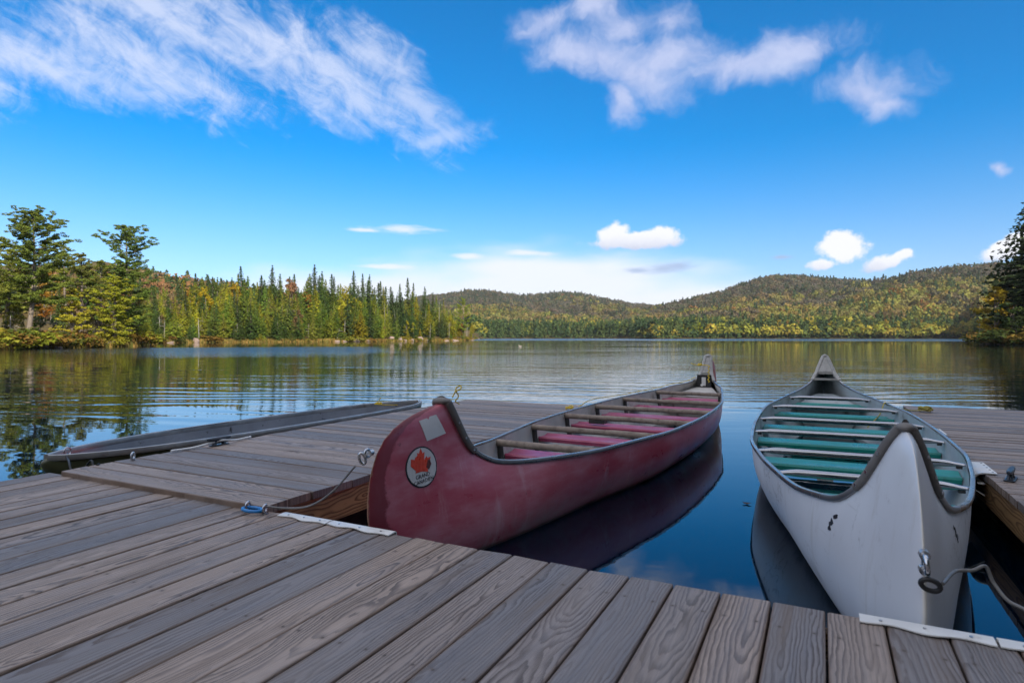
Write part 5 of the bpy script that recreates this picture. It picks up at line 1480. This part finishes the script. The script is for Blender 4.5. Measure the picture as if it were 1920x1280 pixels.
o = MB().tube(bez([(-3.83, 2.60, FZ + .012), (-3.81, 2.75, FZ + .012), (-3.79, 2.90, FZ + .03), (-3.775, 2.96, FZ + .035), (-3.81, 3.08, FZ + .014), (-3.84, 3.24, FZ + .012)], 6), 0.008, 7).build('cord', M_white, auto=60)
tag(o, 'white cord made fast to the black cleat on the left dock', 'cord')

# mooring ring at the corner of the left dock, cable to the red bow
t = thing('mooring_ring', 'blue mooring shackle with two eye bolts at the left dock corner', 'mooring ring', (-2.30, 1.945, DZ))
MB().tube(ring((0.02, -0.012, 0.018), 0.044, (0, 0, 1), 1.25, .60, 24, (1, 0, 0)), 0.0078, 8, closed=True).build('shackle', M_blue, t, auto=60)
for x in (-0.028, 0.082):
    b = MB().tube(ring((x, 0.004, 0.026), 0.016, (1, 0.35, 0), n=16), 0.0055, 7, closed=True); b.add(*cyl((x, 0.006, 0.007), (0, 0, 1), 0.007, 0.016)); b.add(*cyl((x, 0.006, 0.003), (0, 0, 1), 0.015, 0.003)); b.build('eye_bolt', M_steel, t, auto=60)
def red_w(x, y, z):
    c, s_ = math.cos(RED_ANG), math.sin(RED_ANG); return (RED_LOC[0] + x * c - y * s_, RED_LOC[1] + x * s_ + y * c, z)
def wht_w(x, y, z):
    c, s_ = math.cos(WHT_ANG), math.sin(WHT_ANG); return (WHT_LOC[0] + x * c - y * s_, WHT_LOC[1] + x * s_ + y * c, z)
hk = red_w(-0.03, -0.552, 0.585)
cb = thing('mooring_cable', 'thin grey cable with a steel snap hook tying the red bow to the dock', 'cable', (-2.2, 1.95, DZ))
lw = lambda p: Vector(p) - Vector(cb.location)
MB().tube([lw(p) for p in bez([(-2.215, 1.95, DZ + .035), (-2.13, 1.99, DZ + .028), (-2.02, 2.02, DZ + .045), (-1.90, 2.035, DZ + .12), (hk[0] - .02, hk[1] - .01, hk[2] - .035)], 8)], 0.0045, 7).build('cable', M_cable, cb, auto=60)
MB().tube([lw(v) for v in ring(Vector(hk) + Vector((.006, .004, -.004)), 0.020, (.5, -.85, 0), .62, 1.2, 22, (.85, .5, .3))], 0.0065, 8, closed=True).build('snap_hook', M_steel, cb, auto=60)
b = MB().tube(ring((-0.002, -0.540, 0.605), 0.016, (1, 0, 0.15), n=16), 0.006, 8, closed=True); b.add(*cyl((0, -0.522, 0.605), (0, 1, 0), 0.013, 0.02))
b.build('bow_eye', M_steel, red, auto=60)
# white bow: eye, hook and cable off to the dock on the right
b = MB().tube(ring((0.0, -0.352, 0.475), 0.022, (1, 0, 0.1), n=16, sy=1.3), 0.007, 8, closed=True); b.add(*cyl((0, -0.330, 0.497), (0, 1, 0), 0.014, 0.022)); b.add(*cyl((0, -0.326, 0.455), (0, 1, 0), 0.014, 0.022))
b.build('bow_eye', M_steel, white, auto=60)
e = Vector(wht_w(0, -0.365, 0.448))
cb = thing('mooring_cable', 'black hook and grey cable leading right from the white bow', 'cable', (0.62, 1.97, DZ))
MB().tube([lw(v) for v in ring(e + Vector((.008, -.004, -.020)), 0.018, (0.15, 1, 0.1), 1.25, .85, 22, (1, 0, -.25))], 0.007, 8, closed=True).build('hook', M_black, cb, auto=60)
pts = [e + Vector((.036, .0, -.012)), (.339, 2.12, .4365), (.385, 2.15, .437), (.418, 2.17, .447), (.436, 2.17, .405), (.461, 2.138, .371), (.498, 2.115, .358), (.56, 2.03, .335), (.64, 1.97, DZ + .02), (.80, 1.93, DZ + .008), (1.1, 1.90, DZ + .008)]
MB().tube([lw(p) for p in bez(pts, 7)], 0.0052, 8).build('cable', M_cable, cb, auto=60)
o = MB().tube(ring((-3.80, 2.33, FZ + .030), 0.020, (0.8, .5, 0), n=16), 0.006, 7, closed=True); o.add(*cyl((-3.80, 2.33, FZ + .008), (0, 0, 1), 0.013, 0.010))
tag(o.build('ring_bolt', M_steel, auto=60), 'small steel ring bolt on the left corner of the left dock', 'ring bolt')

# ropes
def tangle(c, r, h, n, seed, squash=1.0):
    rg = random.Random(seed); P = []
    for k in range(n):
        a = k * 0.9 + rg.uniform(-.2, .2); q = r * rg.uniform(.45, 1.0)
        P.append((c[0] + math.cos(a) * q * squash, c[1] + math.sin(a) * q, c[2] + h * rg.random() * (1 - .5 * q / r)))
    return P
o = MB().tube(bez([wht_w(.30, 4.55, .22), wht_w(.42, 4.72, .33), wht_w(.475, 4.86, .435), (.62, 7.35, .40), (.82, 7.55, DZ + .03)] + tangle((0.98, 7.72, DZ + .012), 0.065, .075, 34, 3, 1.1), 5), 0.006, 6).build('mooring_rope', M_old, auto=60)
tag(o, 'old yellow rope heaped on the right dock and led into the white canoe', 'rope')
o = MB().tube(bez(tangle((-2.36, 6.02, FZ + .010), .05, .05, 20, 5), 5), 0.006, 6).build('rope_heap', M_yel, auto=60)
tag(o, 'small bright yellow rope heap on the left dock behind the red canoe', 'rope')
Lr = red_ln.L
def rg_pt(q, side, dz=0.03, out=0.02): return (side * (float(red_ln.half(q)[0]) + out), q * Lr, float(red_ln.sheer(q)[0]) + dz)
pts = [red_w(*rg_pt(q, -1)) for q in (0.962, 0.94, 0.91, 0.87, 0.82, 0.77, 0.72, 0.68)] + [(-2.30, 6.55, .40), (-2.33, 6.2, FZ + .012)]
b = MB().tube(bez(pts, 6), 0.0045, 6)
k0 = Vector(red_w(-.06, .957 * Lr, .60 + .10)); b.tube(bez(tangle(k0, .032, .04, 16, 8), 5), 0.007, 6)
b.tube(bez([k0, k0 + Vector((-.06, -.02, .01)), k0 + Vector((-.12, -.02, .03))], 5), 0.006, 6)
b.tube(bez([k0, k0 + Vector((.06, -.03, .01)), k0 + Vector((.13, -.04, .0))], 5), 0.006, 6)
k1 = k0 + Vector((.13, -.04, 0)); b.tube(bez([k1 + Vector((.012 * math.sin(i * 2.2), -.01 - .008 * (i % 2), -.018 * i)) for i in range(14)], 4), 0.0065, 6)
tag(b.build('yellow_rope', M_yel, auto=60), 'bright yellow rope knotted at the far tip of the red canoe', 'rope')
b = MB().tube(bez([red_w(.045, .03, .795), red_w(.055, .045, .83), red_w(.05, .06, .845), red_w(.068, .07, .852), red_w(.076, .06, .838), red_w(.06, .045, .826), red_w(.062, .06, .80), red_w(.05, .05, .775), red_w(.06, .07, .76)], 6), 0.0032, 6)
tag(b.build('rope_loop', M_yel, auto=60), 'little yellow cord loop tied at the near tip of the red canoe', 'rope')

# ---- low grey metal boat beyond the left dock
STEM_B = [(0, .338), (-.02, .325), (-.035, .30), (.02, .20), (.10, .10), (.22, .01), (.40, -.045), (.75, -.06)]
boat_ln = Lines(3.9, [0, .3, .5, .65, .78, .88, .94, .98, 1.0], [.345, .338, .318, .285, .235, .165, .105, .05, .012], [.338, .338, .338, .337, .336, .335, .335, .336, .338], STEM_B, -0.012, nmid=3.2, nend=1.8, zk=-.06, inset=.008)
BOAT_LOC = (-4.33, 2.12, 0)
boat = thing('rowing_boat', 'low olive metal boat with scuffed grey inside, moored left of the dock', 'boat', BOAT_LOC, R(-0.8))
build_shell(boat, boat_ln, M_boat_out, M_boat_in, M_boat_rail, M_boat_rail, 0.0, (0.026, 0.040))
V = []; n = 8
for i in range(n + 1):
    q = 0.015 + 0.10 * i / n; z = float(boat_ln.sheer(q)[0]) - 0.05; hb = max(.004, boat_ln.inner_half(q, z) - .004)
    V += [(-hb, q * 3.9, z), (hb, q * 3.9, z), (-hb, q * 3.9, z - .012), (hb, q * 3.9, z - .012)]
Fc = []
for i in range(n):
    a = i * 4; Fc += [(a, a + 1, a + 5, a + 4), (a + 2, a + 6, a + 7, a + 3)]
mesh('bow_pad', V, Fc + [(n * 4, n * 4 + 1, n * 4 + 3, n * 4 + 2)], M_redpad, boat)
for q in (0.30, 0.52, 0.74):
    hb = boat_ln.inner_half(q, .20) - .004
    MB().box((0, q * 3.9, .20), (2 * hb, .20, .025), .005).build('bench', M_boat_in, boat)
wear = MB()
P = sheer_path(boat_ln, 0.26, 0.40, -1, 14)
V, Fc = strip_sweep([(p, o_, u) for p, o_, u in P], [(-.016, .020), (.018, .020), (.018, -.022), (.0155, -.022), (.0155, .0175), (-.016, .0175)])
mesh('rust_strip', V, Fc, simple('rusty_strip', (0.10, .055, .035), .7, var=.4, scale=12), boat)
MB().tube(ring((-0.01, .12, .365), .026, (.9, .3, 0), n=16), .005, 7, closed=True).build('bow_ring', M_steel, boat, auto=60)
bx_, by_ = BOAT_LOC[0], BOAT_LOC[1]
b = MB().tube(bez([(bx_ + .03, by_ + .10, .36), (bx_ + .10, by_ + .06, .35), (bx_ + .20, by_ + .02, .335), (bx_ + .28, by_ - .01, .30), (bx_ + .30, by_ + .02, .25), (bx_ + .36, by_ + .04, .33), (bx_ + .42, by_ + .03, .36), (bx_ + .46, by_ + .02, .33), (bx_ + .50, by_ + .03, FZ + .01)], 6), .006, 7)
tag(b.build('mooring_line', M_black, auto=60), 'black looped line from the olive boat bow to the left dock', 'rope')
q = 0.86; b = MB().tube(bez(tangle((bx_ - .12, by_ + q * 3.9, .345), .045, .04, 18, 12), 5), .0055, 6)
b.tube(bez([(bx_ - .12, by_ + q * 3.9, .37), (bx_ - .11, by_ + q * 3.9 + .02, .40), (bx_ - .08, by_ + q * 3.9, .42)], 5), .004, 6)
b.tube(bez([(bx_ - .08, by_ + q * 3.9, .345), (bx_ + .02, by_ + q * 3.9 + .06, .34), (bx_ + .08, by_ + q * 3.9 + .10, .34)], 5), .004, 6)
tag(b.build('rope_knot', M_yel, auto=60), 'yellow rope knot lying on the far end of the olive boat', 'rope')

# ---- a duck on the lake, a leaf on the water
x, y, _ = W(975, 72)
d = thing('duck', 'tiny duck swimming far out on the open lake', 'duck', (x, y, 0), R(200))
def blob_mesh(name, c, s, mat, par):
    bm = bmesh.new(); bmesh.ops.create_uvsphere(bm, u_segments=14, v_segments=9, radius=1)
    for v in bm.verts:
        v.co = Vector((v.co.x * s[0] + c[0] + (0.04 * max(0, -v.co.x) if s[0] > .1 else 0), v.co.y * s[1] * (1 - .25 * abs(v.co.x)), v.co.z * s[2] + c[2] + (.05 * max(0, -v.co.x) ** 2 if s[0] > .1 else 0)))
        v.co.y += c[1]
    me = bpy.data.meshes.new(name); bm.to_mesh(me); bm.free(); me.materials.append(mat); return link(bpy.data.objects.new(name, me), par)
dm = MB()
bm = bmesh.new()
for c, s_ in (((0, 0, .06), (.19, .09, .085)), ((.15, 0, .19), (.055, .045, .048)), ((.135, 0, .13), (.042, .036, .075)), ((.215, 0, .18), (.035, .018, .011)), ((-.2, 0, .10), (.06, .04, .025))):
    r_ = bmesh.ops.create_icosphere(bm, subdivisions=2, radius=1)
    for v in r_['verts']: v.co = Vector((v.co.x * s_[0] + c[0], v.co.y * s_[1] + c[1], v.co.z * s_[2] + c[2]))
me = bpy.data.meshes.new('body'); bm.to_mesh(me); bm.free(); me.materials.append(M_duck)
o = link(bpy.data.objects.new('body', me), d)
md = o.modifiers.new('fuse', 'REMESH'); md.mode = 'VOXEL'; md.voxel_size = .012; md.use_smooth_shade = True
x, y, _ = W(1400, 4.04)
lf = [(0, .03), (.012, .012), (.03, .014), (.016, -.004), (.018, -.02), (0, -.012), (-.018, -.02), (-.016, -.004), (-.03, .014), (-.012, .012)]
V = [(a, b_, .006 + .006 * abs(a) / .03) for a, b_ in lf]; V += [(a, b_, c - .0015) for a, b_, c in V]
o = mesh('fallen_leaf', V, [tuple(range(9, -1, -1)), tuple(range(10, 20))] + [(i, (i + 1) % 10, 10 + (i + 1) % 10, 10 + i) for i in range(10)], simple('dry_leaf', (.06, .03, .02), .7))
o.location = (x, y, .001); tag(o, 'small dry leaf floating between the two canoes', 'leaf')

# ------------------------------------------------------------------ air
def make_haze():
    m = bpy.data.materials.new('haze_air'); m.use_nodes = True; t = NT(m.node_tree); t.n.clear()
    v = t.new('ShaderNodeVolumePrincipled'); v.inputs['Color'].default_value = (0.86, 0.91, 1.0, 1)
    v.inputs['Density'].default_value = 0.00006; v.inputs['Anisotropy'].default_value = 0.2
    o = t.new('ShaderNodeOutputMaterial'); t.l.new(v.outputs[0], o.inputs['Volume'])
    b = MB().box((0, 0, 108.5), (4920, 4920, 223)).build('haze', m)
    tag(b, 'thin pale air between the lake and the far hills', 'haze', kind='stuff')
make_haze()
